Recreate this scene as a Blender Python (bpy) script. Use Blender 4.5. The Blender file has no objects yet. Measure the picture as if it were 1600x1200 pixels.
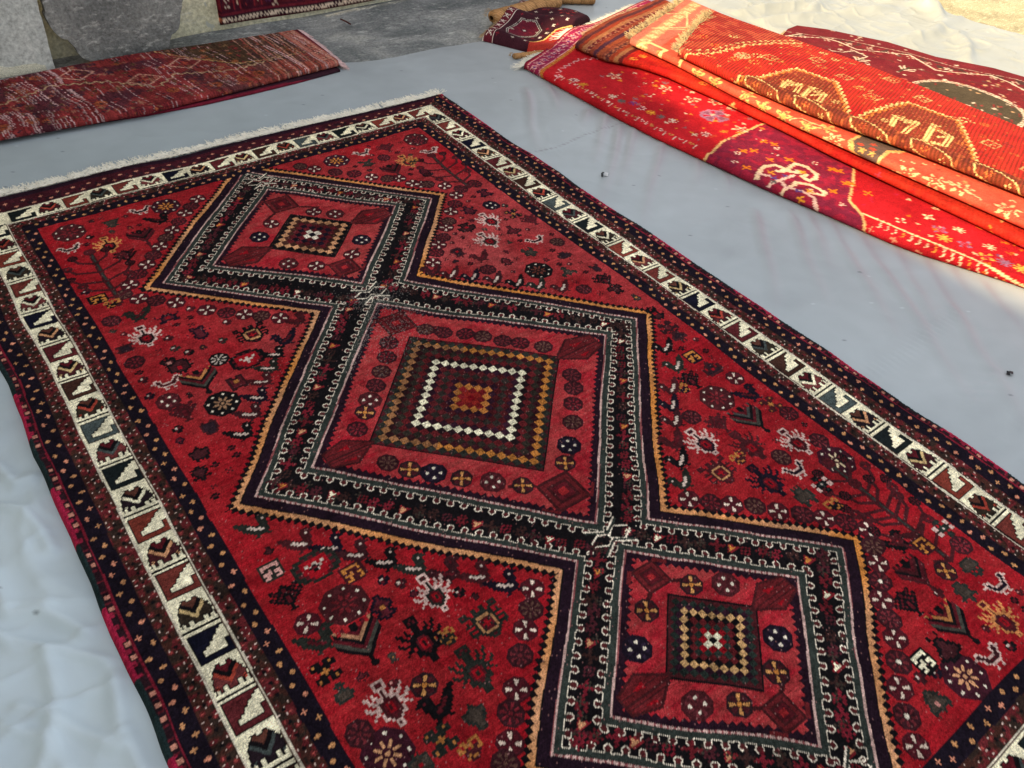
import bpy, math, numpy as np
from mathutils import Matrix, Vector

# ---------------------------------------------------------------- camera, sky, sun
U = 1.4                                   # metres per unit of the carpet plan (u across, v towards the viewer)
scene = bpy.context.scene
COL = scene.collection
def W(u, v, z=0.0): return (u * U, -v * U, z)

cam_d = bpy.data.cameras.new("camera"); cam = bpy.data.objects.new("camera", cam_d); COL.objects.link(cam)
R0 = (0.8002975, 0.5967735, -0.0581825); R1_ = (-0.3691073, 0.5667975, 0.7365462); R2 = (0.4725290, -0.5679806, 0.6738801)
def cv(r): return Vector((r[0], -r[1], -r[2]))
mx, my, mz = cv(R0), -cv(R1_), -cv(R2)
M = Matrix((( mx.x, my.x, mz.x), (mx.y, my.y, mz.y), (mx.z, my.z, mz.z))).to_4x4()
M.translation = Vector(W(-0.1624776, 1.8959911, 1.0723902 * U))
cam.matrix_world = M
cam_d.sensor_width = 36.0; cam_d.lens = 36.0 * 1300.986 / 1600.0
cam_d.clip_start = 0.05; cam_d.clip_end = 200.0
scene.camera = cam

SUN_EL = math.radians(38.0)
TRAVEL = Vector((1.0, 0.04, 0.0)).normalized()          # the sun shines from the left across the carpets
world = bpy.data.worlds.new("World"); scene.world = world; world.use_nodes = True
nt = world.node_tree; bg = nt.nodes["Background"]
sky = nt.nodes.new("ShaderNodeTexSky"); sky.sky_type = 'NISHITA'; sky.sun_disc = False
sky.sun_elevation = SUN_EL
sdir = -TRAVEL
sky.sun_rotation = math.atan2(sdir.x, sdir.y)
sky.air_density = 1.0; sky.dust_density = 2.0; sky.ozone_density = 0.8
hs = nt.nodes.new("ShaderNodeHueSaturation"); hs.inputs["Saturation"].default_value = 0.30   # a pale hazy sky
nt.links.new(sky.outputs[0], hs.inputs["Color"]); nt.links.new(hs.outputs[0], bg.inputs[0]); bg.inputs[1].default_value = 0.13
sun_d = bpy.data.lights.new("sun", 'SUN'); sun_d.energy = 2.9; sun_d.angle = math.radians(0.9); sun_d.color = (1.0, 0.79, 0.47)
sun = bpy.data.objects.new("sun", sun_d); COL.objects.link(sun)
light_dir = Vector((TRAVEL.x * math.cos(SUN_EL), TRAVEL.y * math.cos(SUN_EL), -math.sin(SUN_EL)))
sun.rotation_euler = light_dir.to_track_quat('-Z', 'Y').to_euler()
scene.view_settings.view_transform = 'Standard'; scene.view_settings.look = 'None'
scene.view_settings.exposure = 1.47; scene.view_settings.gamma = 1.0
scene.view_settings.use_curve_mapping = False
scene.cycles.max_bounces = 6; scene.cycles.diffuse_bounces = 4

# ---------------------------------------------------------------- helpers
rng = np.random.default_rng(7)
def smooth_noise(h, w, cell, r=rng):
    """bilinear-smooth value noise in -1..1"""
    gh, gw = max(2, int(h / cell) + 3), max(2, int(w / cell) + 3)
    g = r.uniform(-1, 1, (gh, gw))
    y = np.linspace(0, gh - 2.001, h); x = np.linspace(0, gw - 2.001, w)
    yi = y.astype(int); xi = x.astype(int); fy = (y - yi); fx = (x - xi)
    fy = fy * fy * (3 - 2 * fy); fx = fx * fx * (3 - 2 * fx)
    a = g[yi][:, xi]; b = g[yi][:, xi + 1]; c = g[yi + 1][:, xi]; d = g[yi + 1][:, xi + 1]
    return (a * (1 - fx) + b * fx) * (1 - fy[:, None]) + (c * (1 - fx) + d * fx) * fy[:, None]

def tag(o, label=None, cat=None, group=None, kind=None):
    if label: o["label"] = label
    if cat: o["category"] = cat
    if group: o["group"] = group
    if kind: o["kind"] = kind
    return o
def empty(name, loc, label, cat, group=None):
    o = bpy.data.objects.new(name, None); COL.objects.link(o); o.location = loc
    o.empty_display_size = 0.1
    return tag(o, label, cat, group)
def link(name, me, mat, parent=None):
    me.materials.append(mat)
    o = bpy.data.objects.new(name, me); COL.objects.link(o)
    if parent is not None:
        o.parent = parent; o.matrix_parent_inverse = Matrix.Translation(-Vector(parent.location))
    return o
def mesh_np(name, co, faces, col=None, smooth=True):
    """co (n,3); faces (m,k) ints; col (n,3) linear colours"""
    me = bpy.data.meshes.new(name)
    n, (m, k) = len(co), faces.shape
    me.vertices.add(n); me.vertices.foreach_set("co", np.asarray(co, np.float32).ravel())
    me.loops.add(m * k); me.loops.foreach_set("vertex_index", faces.astype(np.int32).ravel())
    me.polygons.add(m); me.polygons.foreach_set("loop_start", np.arange(0, m * k, k, dtype=np.int32))
    try: me.polygons.foreach_set("loop_total", np.full(m, k, np.int32))
    except Exception: pass
    me.polygons.foreach_set("use_smooth", np.full(m, smooth, bool))
    if col is not None:
        a = me.color_attributes.new("Col", 'FLOAT_COLOR', 'POINT')
        c4 = np.ones((n, 4), np.float32); c4[:, :3] = col
        a.data.foreach_set("color", c4.ravel())
    me.update(calc_edges=True); me.validate()
    return me
def grid_faces(h, w):
    i = np.arange(h * w).reshape(h, w)
    return np.stack([i[:-1, :-1], i[1:, :-1], i[1:, 1:], i[:-1, 1:]], -1).reshape(-1, 4)

def interp(x, pts):
    p = np.array(pts); return np.interp(x, p[:, 0], p[:, 1])

# ---------------------------------------------------------------- materials
def nodes(name):
    m = bpy.data.materials.new(name); m.use_nodes = True
    t = m.node_tree; return m, t, t.nodes["Principled BSDF"]
def wool(name, rough=0.86, scale=420.0, bump=0.35, sheen=0.18, speck=0.34):
    m, t, b = nodes(name)
    N, L = t.nodes, t.links
    at = N.new("ShaderNodeAttribute"); at.attribute_name = "Col"
    tc = N.new("ShaderNodeTexCoord")
    n1 = N.new("ShaderNodeTexNoise"); n1.inputs["Scale"].default_value = scale; n1.inputs["Detail"].default_value = 3
    n2 = N.new("ShaderNodeTexNoise"); n2.inputs["Scale"].default_value = 14; n2.inputs["Detail"].default_value = 5
    L.new(tc.outputs["Object"], n1.inputs["Vector"]); L.new(tc.outputs["Object"], n2.inputs["Vector"])
    r1 = N.new("ShaderNodeMapRange"); r1.inputs[1].default_value = .3; r1.inputs[2].default_value = .7; r1.inputs[3].default_value = 1 - speck; r1.inputs[4].default_value = 1 + speck
    r2 = N.new("ShaderNodeMapRange"); r2.inputs[1].default_value = .3; r2.inputs[2].default_value = .7; r2.inputs[3].default_value = .86; r2.inputs[4].default_value = 1.14
    L.new(n1.outputs[0], r1.inputs[0]); L.new(n2.outputs[0], r2.inputs[0])
    mu = N.new("ShaderNodeMath"); mu.operation = 'MULTIPLY'; L.new(r1.outputs[0], mu.inputs[0]); L.new(r2.outputs[0], mu.inputs[1])
    vm = N.new("ShaderNodeVectorMath"); vm.operation = 'SCALE'
    L.new(at.outputs["Color"], vm.inputs[0]); L.new(mu.outputs[0], vm.inputs["Scale"])
    L.new(vm.outputs[0], b.inputs["Base Color"])
    b.inputs["Roughness"].default_value = rough
    b.inputs["Specular IOR Level"].default_value = 0.05
    b.inputs["Sheen Weight"].default_value = sheen; b.inputs["Sheen Roughness"].default_value = 0.5
    bp = N.new("ShaderNodeBump"); bp.inputs["Strength"].default_value = bump; bp.inputs["Distance"].default_value = 0.002
    L.new(n1.outputs[0], bp.inputs["Height"]); L.new(bp.outputs[0], b.inputs["Normal"])
    return m
M_PILE = wool("wool_pile", sheen=0.0)
M_FLAT = wool("woven_back", rough=0.9, scale=300, bump=.5, sheen=0.0, speck=.25)
def plain(name, col, rough=.9, var=.25, scale=60):
    m, t, b = nodes(name); N, L = t.nodes, t.links
    n = N.new("ShaderNodeTexNoise"); n.inputs["Scale"].default_value = scale; n.inputs["Detail"].default_value = 4
    tc = N.new("ShaderNodeTexCoord"); L.new(tc.outputs["Object"], n.inputs["Vector"])
    cr = N.new("ShaderNodeValToRGB"); e = cr.color_ramp.elements
    e[0].position = .3; e[1].position = .7
    e[0].color = (*[c * (1 - var) for c in col], 1); e[1].color = (*[min(1, c * (1 + var)) for c in col], 1)
    L.new(n.outputs[0], cr.inputs[0]); L.new(cr.outputs[0], b.inputs["Base Color"])
    b.inputs["Roughness"].default_value = rough; b.inputs["Specular IOR Level"].default_value = .2
    return m
M_FRINGE = plain("cotton_fringe", (.86, .81, .68), var=.12)
M_FRINGE_Y = plain("undyed_fringe", (.52, .37, .18))
M_FRINGE_P = plain("pink_fringe", (.68, .47, .44))
M_FRINGE_B = plain("brown_fringe", (.40, .27, .14))

# ---------------------------------------------------------------- palette (reflectances)
RED = (.268, .0058, .0110); RED2 = (.305, .018, .020); DRED = (.085, .008, .012); DIM = (.055, .010, .012)
BLK = (.0062, .0048, .0055); NAVY = (.0095, .0055, .0110); BRN = (.050, .017, .012); GRN = (.027, .033, .027)
CRM = (.80, .72, .49); WHT = (.70, .60, .46); ORG = (.52, .19, .040); PINK = (.60, .24, .20); RUST = (.20, .030, .020)
GRY = (.085, .095, .085); PCH = (.56, .27, .13)

class Raster:
    """a woven pattern: one colour per knot, addressed in carpet-plan units"""
    def __init__(s, u0, u1, v0, v1, k, base):
        s.u0, s.v0, s.k = u0, v0, k
        s.w = int(round((u1 - u0) / k)) + 1; s.h = int(round((v1 - v0) / k)) + 1
        s.uu = u0 + np.arange(s.w) * k; s.vv = v0 + np.arange(s.h) * k
        s.C = np.empty((s.h, s.w, 3)); s.C[:] = base
        s.Ug, s.Vg = np.meshgrid(s.uu, s.vv)
    def fill(s, mask, c): s.C[mask] = c
    def win(s, u, v, r):
        a = max(0, int((u - r - s.u0) / s.k)); b = min(s.w, int((u + r - s.u0) / s.k) + 2)
        c = max(0, int((v - r - s.v0) / s.k)); d = min(s.h, int((v + r - s.v0) / s.k) + 2)
        if a >= b or c >= d: return None
        return (slice(c, d), slice(a, b)), s.Ug[c:d, a:b] - u, s.Vg[c:d, a:b] - v
    def put(s, wdw, mask, c):
        sub = s.C[wdw[0]]; sub[mask] = c
    def sprite(s, rows, u, v, px, cmap, flip=False):
        H, Wd = len(rows), max(len(r) for r in rows)
        w = s.win(u, v, px * max(H, Wd) / 2 + px)
        if w is None: return
        X = np.floor(w[1] / px + Wd / 2).astype(int); Y = np.floor(w[2] / px + H / 2).astype(int)
        if flip: X = Wd - 1 - X
        ok = (X >= 0) & (X < Wd) & (Y >= 0) & (Y < H)
        grid = np.array([list(r.ljust(Wd, '.')) for r in rows])
        ch = np.where(ok, grid[np.clip(Y, 0, H - 1), np.clip(X, 0, Wd - 1)], '.')
        for c, colr in cmap.items():
            s.put(w, ch == c, colr)
    def line(s, pts, wd, c, dash=None):
        for (a, b), (c2, d) in zip(pts[:-1], pts[1:]):
            L = math.hypot(c2 - a, d - b)
            w = s.win((a + c2) / 2, (b + d) / 2, L / 2 + wd)
            if w is None or L < 1e-6: continue
            mu, mv = (a + c2) / 2, (b + d) / 2
            du, dv = (c2 - a) / L, (d - b) / L
            al = w[1] * du + w[2] * dv; pe = -w[1] * dv + w[2] * du
            m = (abs(al) <= L / 2 + wd / 3) & (abs(pe) <= wd / 2)
            if dash: m &= (((al + L) / dash) % 1) < .6
            s.put(w, m, c)
    def poly(s, pts, c):
        P = np.array(pts); uc, vc = P.mean(0); r = np.abs(P - [uc, vc]).max() + s.k
        w = s.win(uc, vc, r)
        if w is None: return
        x = w[1] + uc; y = w[2] + vc; ins = np.zeros(x.shape, bool)
        for (x1, y1), (x2, y2) in zip(pts, pts[1:] + pts[:1]):
            if y1 == y2: continue
            cnd = ((y1 > y) != (y2 > y)) & (x < (x2 - x1) * (y - y1) / (y2 - y1) + x1)
            ins ^= cnd
        s.put(w, ins, c)
    def look(s, u, v):
        j = np.clip(np.round((u - s.u0) / s.k).astype(int), 0, s.w - 1)
        i = np.clip(np.round((v - s.v0) / s.k).astype(int), 0, s.h - 1)
        return s.C[i, j]
    def finish(s, knot=.10, abrash=.07, cell=6):
        r = np.random.default_rng(s.w * 7 + s.h)
        f = 1 + knot * r.normal(0, 1, (s.h, s.w)) + abrash * smooth_noise(s.h, s.w, cell, r)
        f += abrash * 1.2 * smooth_noise(s.h, s.w, 60, r)
        s.C *= np.clip(f, .45, 1.7)[..., None]

def octa(x, y, r, sq=.72):
    return (np.abs(x) < r) & (np.abs(y) < r) & (np.abs(x) + np.abs(y) < r * (1 + (1 - (1 - sq)) * .58))
def rosette(R, u, v, r, bg, pet, style='x', ctr=None):
    w = R.win(u, v, r * 1.2)
    if w is None: return
    x, y = w[1], w[2]
    R.put(w, octa(x, y, r), bg)
    rr = np.hypot(x, y); th = np.arctan2(y, x)
    if style == 'x':      # four fat petals
        pm = (np.abs(np.cos(2 * th + .35)) < .42) & (rr > r * .28) & (rr < r * .80)
        R.put(w, pm, pet)
        R.put(w, (np.abs(np.cos(2 * th + .35)) > .80) & (rr > r * .3) & (rr < r * .82), tuple(a * .5 + b * .5 for a, b in zip(bg, DRED)))
    elif style == 'd':    # dim eight petals
        R.put(w, (np.cos(8 * th) > .2) & (rr > r * .3) & (rr < r * .8), pet)
        R.put(w, rr < r * .16, pet)
    elif style == 's':    # star
        k = r * (.36 + .21 * np.cos(8 * th))
        R.put(w, rr < k, pet); R.put(w, rr < r * .22, bg); R.put(w, rr < r * .10, pet)
        for q in range(8):
            a = q * math.pi / 4 + .39
            R.put(w, np.hypot(x - r * .8 * math.cos(a), y - r * .8 * math.sin(a)) < r * .07, WHT)
    elif style == 'k':    # dark with tiny lights
        R.put(w, (np.cos(8 * th) > .3) & (rr > r * .3) & (rr < r * .78), tuple(c * 2.2 for c in bg))
        for q in range(4):
            a = q * math.pi / 2 + .5
            R.put(w, np.hypot(x - r * .5 * math.cos(a), y - r * .5 * math.sin(a)) < r * .13, WHT)
    if ctr is not None: R.put(w, rr < r * .2, ctr)

BIRD = ["kk........kkk..", "kkkk.....kkkkk.", ".kkkk....kkwkkk", ".kkkkk...kkkk..", "..kkwwk..kkkk..", "..kkkwwkkkkkk..",
        "...kkkwwwkkk...", "....kkkkwwkk...", ".....kkkkkkk...", "......kkkkk....", ".....kk...kk..."]
WBIRD = ["..WW.........WW..", ".WkkW......WWkW..", "WWkkW......WkkWWW", "..WkkW.....WkkW..", "...WkkWWWWWkkW...", "...WkkkdkdkkkW...",
         "....WkkkkkkkW....", ".....WWWWWWW.....", "......W...W......", ".....WW..WW......"]
HAND = ["......WWWWW......", "......WkdkW......", "......WdkdW......", "......WWWWW......", ".W..W..WkW..W..W.", ".WW.W..WkW..W.WW.",
        "..W.WW.WkW.WW.W..", "..WW.WWWkWWW.WW..", "W..WWWWkkkWWWW..W", "WW..WkkdddkkW..WW", ".WWWWkdrrrdkWWWW.", "...WWkdrkrdkWW...",
        "..WW.kdrkrdk.WW..", ".W..WkdrrrdkW..W.", "....WkkdddkkW....", "....WWkkdkkWW....", "......WkkkW......", ".......WWW.......",
        ".......WkW.......", ".......WWW......."]
HEX = ["kkk..kk.kk..kkk", "kdk..kk.kk..kdk", "kkkk.kkkkk.kkkk", "...kkkkkkkkk...", ".k.kkOOOOOkk.k.", "kkkkOkdddkOkkkk", "...kOdkrkdOk...",
       "kkkkOdrrrdOkkkk", "k..kOdkrkdOk..k", "kkkkOkdddkOkkkk", ".k.kkOOOOOkk.k.", "....kkkkkkk....", ".....kkdkk.....", "......kkk......"]
CROSS = ["..kkk.kkk..", ".kOkk.kkOk.", ".kkkkkkkkk.", "...kkOkk...", "....OOO....", "...kkOkk...", ".kkkkkkkkk.", ".kOkk.kkOk.", "..kkk.kkk.."]
FLOWER = ["....kkk....", "....kgk....", ".WW..k..WW.", ".WWkkgkkWW.", "..kkgwgkk..", ".WWkkgkkWW.", ".WW..k..WW.", "....kgk....", "....kkk...."]
SMALL = [".kk.", "kwdk", "kdkk", ".kk."]
ORN = ["OOOO.OO..", "O..OOO.O.", "OkkO.kOO.", "OOkkkkk..", ".kkkkOk..", "..kOOkO..", "...kkk..."]
SHIELD = ["...kkkkk...", ".kkdkdkdkk.", "kkrrrrrrrkk", "kdrwrwrwrdk", "kkrrwwwrrkk", "kdrrrwrrrdk", "kkdrrrrrdkk", ".kkdrrrdkk.", "...kkkkk..."]
SQUARE = ["kkkkkkkk", "kOOOOOOk", "kOkkkkOk", "kkkOkkkk", "kOOOkOOk", "kkOkkkOk", "kOOkkOOk", ".kkkkkk."]
LEAF = ["......kk......", ".kk..kkkk..kk.", ".kdkkkddkkkdk.", "..kdkkddkkdk..", "kk.kkdkkdkk.kk", "kdkkdkkkkdkkdk", ".kkdkkddkkdkk.", "..kkdkddkdkk..",
        "...kkkddkkk...", "....kkddkk....", ".....kkkk.....", "......kk......", "......kk......", ".....kkkk....."]

STAMPS = {
    'Y': [(0.053,0.05),(0.097,1.243),(0.89,1.244),(0.956,0.057)],
    's': [(0.084,0.092),(0.029,0.16),(0.168,0.456),(0.017,0.289),(0.1,0.527),(0.117,0.589),(0.183,0.588),(0.212,0.535),(0.017,0.671),(0.022,0.623),(0.028,0.777),(0.099,0.565),(0.058,0.362),(0.162,1.239),(0.181,1.259),(0.245,1.323),(0.965,0.458),(0.854,1.742),(0.729,1.819),(0.703,1.808),(0.861,1.859)],
    'T': [(0.269,0.05),(0.041,1.471),(0.953,1.473),(0.717,0.055),(0.758,1.848)],
    'b': [(0.213,0.04),(0.037,0.116),(0.056,0.655),(0.87,1.449),(0.957,0.134),(0.932,0.626),(0.796,0.05),(0.955,0.132),(0.95,1.787),(0.82,1.854)],
    'h': [(0.108,0.14),(0.875,0.148),(0.893,1.823)],
    'V': [(0.18,0.143),(0.82,0.166),(0.854,1.697)],
    'x': [(0.142,0.057),(0.125,0.204),(0.154,0.538),(0.023,0.516),(0.16,0.717),(0.075,0.802),(0.052,0.743),(0.089,0.624),(0.122,0.462),(0.077,0.602),(0.138,1.28),(0.038,1.185),(0.034,1.37),(0.067,1.507),(0.157,1.496),(0.945,1.182),(0.84,1.295),(0.957,1.039),(0.956,1.07),(0.967,0.992),(0.833,1.494),(0.883,1.181),(0.957,0.387),(0.873,0.433),(0.91,0.566),(0.821,0.498),(0.979,0.546),(0.746,0.574),(0.945,0.714),(0.817,0.669),(0.908,0.771),(0.957,0.839),(0.955,0.877),(0.883,0.224),(0.886,0.66),(0.779,0.106),(0.864,0.058),(0.946,1.738),(0.891,1.763),(0.775,1.802),(0.69,1.845),(0.796,1.725)],
    'd': [(0.235,0.097),(0.079,0.422),(0.33,0.606),(0.289,0.648),(0.248,1.282),(0.128,1.454),(0.041,1.276),(0.739,1.278),(0.953,1.268),(0.66,0.604),(0.879,1.644)],
    'W': [(0.342,0.055),(0.296,0.101),(0.243,0.156),(0.197,0.205),(0.15,0.258),(0.096,0.312),(0.096,0.37),(0.152,0.422),(0.193,0.477),(0.251,0.531),(0.306,0.583),(0.338,1.38),(0.287,1.43),(0.224,1.496),(0.173,1.549),(0.041,1.243),(0.66,1.388),(0.713,1.439),(0.767,1.491),(0.821,1.546),(0.863,1.602),(0.965,1.224),(0.825,0.255),(0.889,0.309),(0.888,0.361),(0.832,0.418),(0.78,0.473),(0.726,0.526),(0.674,0.58),(0.648,0.065),(0.753,0.175),(0.809,0.217),(0.842,0.271),(0.821,1.545),(0.865,1.6),(0.817,1.652),(0.765,1.697),(0.727,1.751),(0.666,1.8),(0.614,1.861),(0.55,0.25),(0.443,0.251),(0.451,0.455),(0.537,0.457)],
    'D': [(0.317,0.08),(0.27,0.13),(0.22,0.178),(0.173,0.232),(0.123,0.284),(0.074,0.338),(0.122,0.395),(0.222,0.506),(0.277,0.556),(0.029,0.416),(0.026,0.566),(0.315,1.407),(0.257,1.458),(0.198,1.518),(0.152,1.567),(0.025,1.429),(0.686,1.416),(0.743,1.462),(0.795,1.518),(0.846,1.57),(0.845,1.625),(0.809,1.253),(0.976,1.346),(0.87,1.415),(0.966,1.425),(0.958,0.068),(0.856,0.279),(0.916,0.341),(0.862,0.394),(0.801,0.453),(0.751,0.506),(0.702,0.551),(0.969,0.658),(0.763,0.668),(0.962,0.336),(0.623,0.034),(0.686,0.106),(0.723,0.138),(0.784,0.203),(0.797,1.52),(0.846,1.569),(0.839,1.627),(0.747,1.725),(0.972,1.707),(0.536,0.77),(0.561,0.798),(0.594,0.827),(0.619,0.855),(0.645,0.888),(0.67,0.912),(0.702,0.945),(0.451,0.771),(0.426,0.805),(0.397,0.835),(0.369,0.863),(0.283,0.946),(0.287,1.043),(0.697,1.041),(0.649,1.102),(0.617,1.137),(0.677,1.071)],
    't': [(0.063,0.242),(0.931,1.56),(0.941,0.247),(0.93,1.618)],
    'q': [(0.029,0.327),(0.037,1.129),(0.133,1.201),(0.936,1.133),(0.916,1.672),(0.729,1.798)],
    'o': [(0.045,0.358),(0.19,1.375),(0.126,1.529),(0.853,1.189),(0.802,1.375),(0.863,1.535),(0.885,0.157)],
    'e': [(0.251,0.681),(0.225,0.713),(0.199,0.742),(0.175,0.777),(0.147,0.809),(0.115,0.845),(0.05,1.043),(0.092,1.106),(0.126,1.139),(0.152,1.172),(0.182,1.211),(0.213,1.246),(0.283,1.315),(0.309,1.351)],
    'H': [(0.066,0.497),(0.213,1.301),(0.076,1.414),(0.778,1.309),(0.926,1.401),(0.888,0.496),(0.833,0.569)],
    'i': [(0.239,0.6),(0.249,1.387),(0.751,1.378)],
    'P': [(0.202,0.668),(0.094,1.158)],
    'p': [(0.156,0.638)],
    'v': [(0.108,0.676),(0.09,1.31),(0.903,1.314),(0.825,1.785)],
    'K': [(0.039,0.702),(0.936,0.441),(0.589,0.284),(0.396,0.288),(0.404,0.416),(0.584,0.417),(0.339,0.892),(0.338,1.103),(0.409,1.173),(0.574,1.177),(0.587,1.542),(0.403,1.543),(0.413,1.651),(0.581,1.65)],
    'Z': [(0.116,0.759),(0.857,0.731)],
    'k': [(0.159,1.357),(0.194,1.438),(0.842,1.363),(0.805,1.437)],
    'c': [(0.029,1.324),(0.103,1.495),(0.966,1.31),(0.959,0.5)],
    'O': [(0.126,1.418),(0.902,1.723),(0.315,0.916),(0.309,1.075),(0.37,1.138),(0.447,1.207),(0.541,1.206),(0.542,1.511),(0.456,1.506),(0.459,1.685),(0.538,1.683)],
    'm': [(0.909,1.082),(0.89,1.132),(0.835,1.174),(0.802,1.209),(0.777,1.241),(0.714,1.316),(0.681,1.354),(0.687,0.637),(0.72,0.67),(0.756,0.705),(0.789,0.741),(0.823,0.775),(0.861,0.81)],
    'C': [(0.882,1.494),(0.978,1.67)],
    'C2': [(0.791,1.675),(0.698,1.776),(0.639,1.83)],
}

CREASES = [[(1.5,0.806),(1.353,0.977),(1.23,1.098)],[(1.581,0.855),(1.398,1.08),(1.338,1.149)],[(1.622,0.88),(1.455,1.087)],[(1.663,0.905),(1.509,1.121),(1.371,1.311)],[(1.682,0.983),(1.526,1.206),(1.435,1.352),(1.318,1.524)],[(1.69,1.094),(1.602,1.198),(1.485,1.335)],[(1.719,1.143),(1.558,1.348),(1.447,1.497),(1.334,1.626)],[(1.716,1.231),(1.645,1.335)],[(1.733,1.308),(1.64,1.434),(1.607,1.478)],[(1.52,-0.061),(1.433,0.089)],[(1.52,0.137),(1.441,0.199)],[(1.55,0.181),(1.319,0.393)],[(1.524,0.272),(1.305,0.472),(1.192,0.56)],[(1.585,0.28),(1.411,0.424),(1.297,0.521)],[(1.578,0.402),(1.41,0.534),(1.209,0.694)],[(1.442,-0.075),(1.225,0.247)],[(1.604,0.513),(1.473,0.626)],[(1.611,0.598),(1.512,0.701)]]
SEAMS = [[(1.19,0.261),(1.275,0.276),(1.395,0.26),(1.464,0.256),(1.539,0.255),(1.591,0.258)],[(1.204,1.361),(1.335,1.365),(1.425,1.354),(1.575,1.342),(1.723,1.339)],[(1.293,1.547),(1.321,1.526),(1.442,1.508)]]
CRUMPLE = [[(-0.291,0.917),(-0.284,1.005),(-0.246,1.017),(-0.212,1.074)],[(-0.314,1.022),(-0.263,1.077),(-0.197,1.129)],[(-0.262,1.09),(-0.282,1.181),(-0.313,1.239)],[(-0.319,1.15),(-0.281,1.193),(-0.237,1.256)],[(-0.196,1.155),(-0.222,1.229),(-0.223,1.303)],[(-0.257,0.77),(-0.226,0.807),(-0.218,0.908)],[(-0.34,1.168),(-0.299,1.213),(-0.29,1.255)],[(-0.237,0.679),(-0.219,0.736),(-0.188,0.738)]]
LITFOLD = [[(2.577,-0.246),(2.819,-0.184),(3.042,-0.167)],[(2.581,-0.128),(2.752,-0.069),(2.921,-0.027)],[(2.864,-0.101),(2.973,-0.138)],[(3.274,-0.051),(3.367,-0.021)],[(3.441,0.096),(3.275,0.228)],[(3.229,0.32),(3.143,0.413),(2.982,0.533)],[(2.873,0.27),(3.105,0.283),(3.368,0.246)],[(2.975,-0.045),(3.121,-0.001),(3.242,0.029)]]
TWIG = [(1.219, -.868), (1.226, -.808)]
def chevron(R, u, v, r, cols):
    w = R.win(u, v, r * 1.3)
    if w is None: return
    x, y = w[1] / r, w[2] / r
    wid = np.where(y < .2, .85, .85 * (1 - (y - .2) / .9))
    t = y + .0 - (.9 - np.abs(x) * 1.05)
    inside = (t < 0) & (y > -.85 + .25 * (np.floor(np.abs(x) * 6) % 2)) & (np.abs(x) < .92)
    band = np.floor(-t / .22).astype(int)
    for i, c in enumerate(cols):
        R.put(w, inside & ((band == i) | ((i == len(cols) - 1) & (band > i))), c)
    R.put(w, (np.abs(x) < .07) & (y > .8) & (y < 1.2), cols[0])
    R.put(w, (np.hypot(x, y - 1.15) < .16), cols[0])
def blotch(R, u, v, r, g, dark=True):
    n = 7
    a = (g.random((2 * n - 1, n)) < .50).astype(int)
    yy, xx = np.mgrid[0:2 * n - 1, 0:n]
    dist = np.hypot((yy - (n - 1)) * .95, xx * 1.0)
    full = np.concatenate([a[:, ::-1], a[:, 1:]], 1); dd = np.concatenate([dist[:, ::-1], dist[:, 1:]], 1)
    full[dd > n - 1.2] = 0; full[dd < 2.8] = 1
    pad = np.pad(full, 1); cnt = sum(pad[1 + i:1 + i + full.shape[0], 1 + j:1 + j + full.shape[1]] for i in (-1, 0, 1) for j in (-1, 0, 1))
    full = ((cnt >= 5) | ((cnt >= 4) & (full > 0))).astype(int)
    pad = np.pad(full, 1); cnt = sum(pad[1 + i:1 + i + full.shape[0], 1 + j:1 + j + full.shape[1]] for i in (-1, 0, 1) for j in (-1, 0, 1))
    full = full + (full * (cnt == 9))           # 1 rim, 2 core
    w = R.win(u, v, r * 1.1)
    if w is None: return
    s = r / n; H, Wd = full.shape
    X = np.floor(w[1] / s + Wd / 2).astype(int); Y = np.floor(w[2] / s + H / 2).astype(int)
    ok = (X >= 0) & (X < Wd) & (Y >= 0) & (Y < H)
    val = full[np.clip(Y, 0, H - 1), np.clip(X, 0, Wd - 1)] * ok
    k = g.integers(5)
    R.put(w, val == 1, [(.030, .008, .010), BLK, NAVY, (.020, .022, .018), (.045, .010, .012)][k])
    R.put(w, val == 2, [(.095, .012, .016), (.045, .010, .012), (.09, .012, .018), (.05, .035, .026), (.022, .010, .014)][k])
    if g.random() < .4:
        R.put(w, (np.abs(w[1]) < r * .14) & (np.abs(w[2]) < r * .14), [(.38, .14, .035), (.40, .16, .13), RED, RED][g.integers(4)])
def tree(R, u, v, g):
    c1, c2 = DIM, BLK
    R.line([(u + .004, v - .085), (u, v), (u - .002, v + .09)], .011, c1); R.line([(u + .004, v - .08), (u - .002, v + .085)], .004, GRN)
    for k, (dy, L) in enumerate([(-.055, .035), (-.02, .055), (.02, .06), (.055, .045)]):
        for sgn in (-1, 1):
            a = (u, v + dy + .012); b = (u + sgn * L * .8, v + dy - .006); c = (u + sgn * L, v + dy - .026)
            R.line([a, b, c], .0065, c1)
            rosette(R, c[0], c[1] - .004, .0105, [c2, c1][k % 2], DRED, 'd', [None, RED][k % 2])
    rosette(R, u + .004, v - .092, .012, c1, DRED, 'd')
    R.line([(u - .028, v + .085), (u, v + .098), (u + .026, v + .085)], .007, c1)

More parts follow.
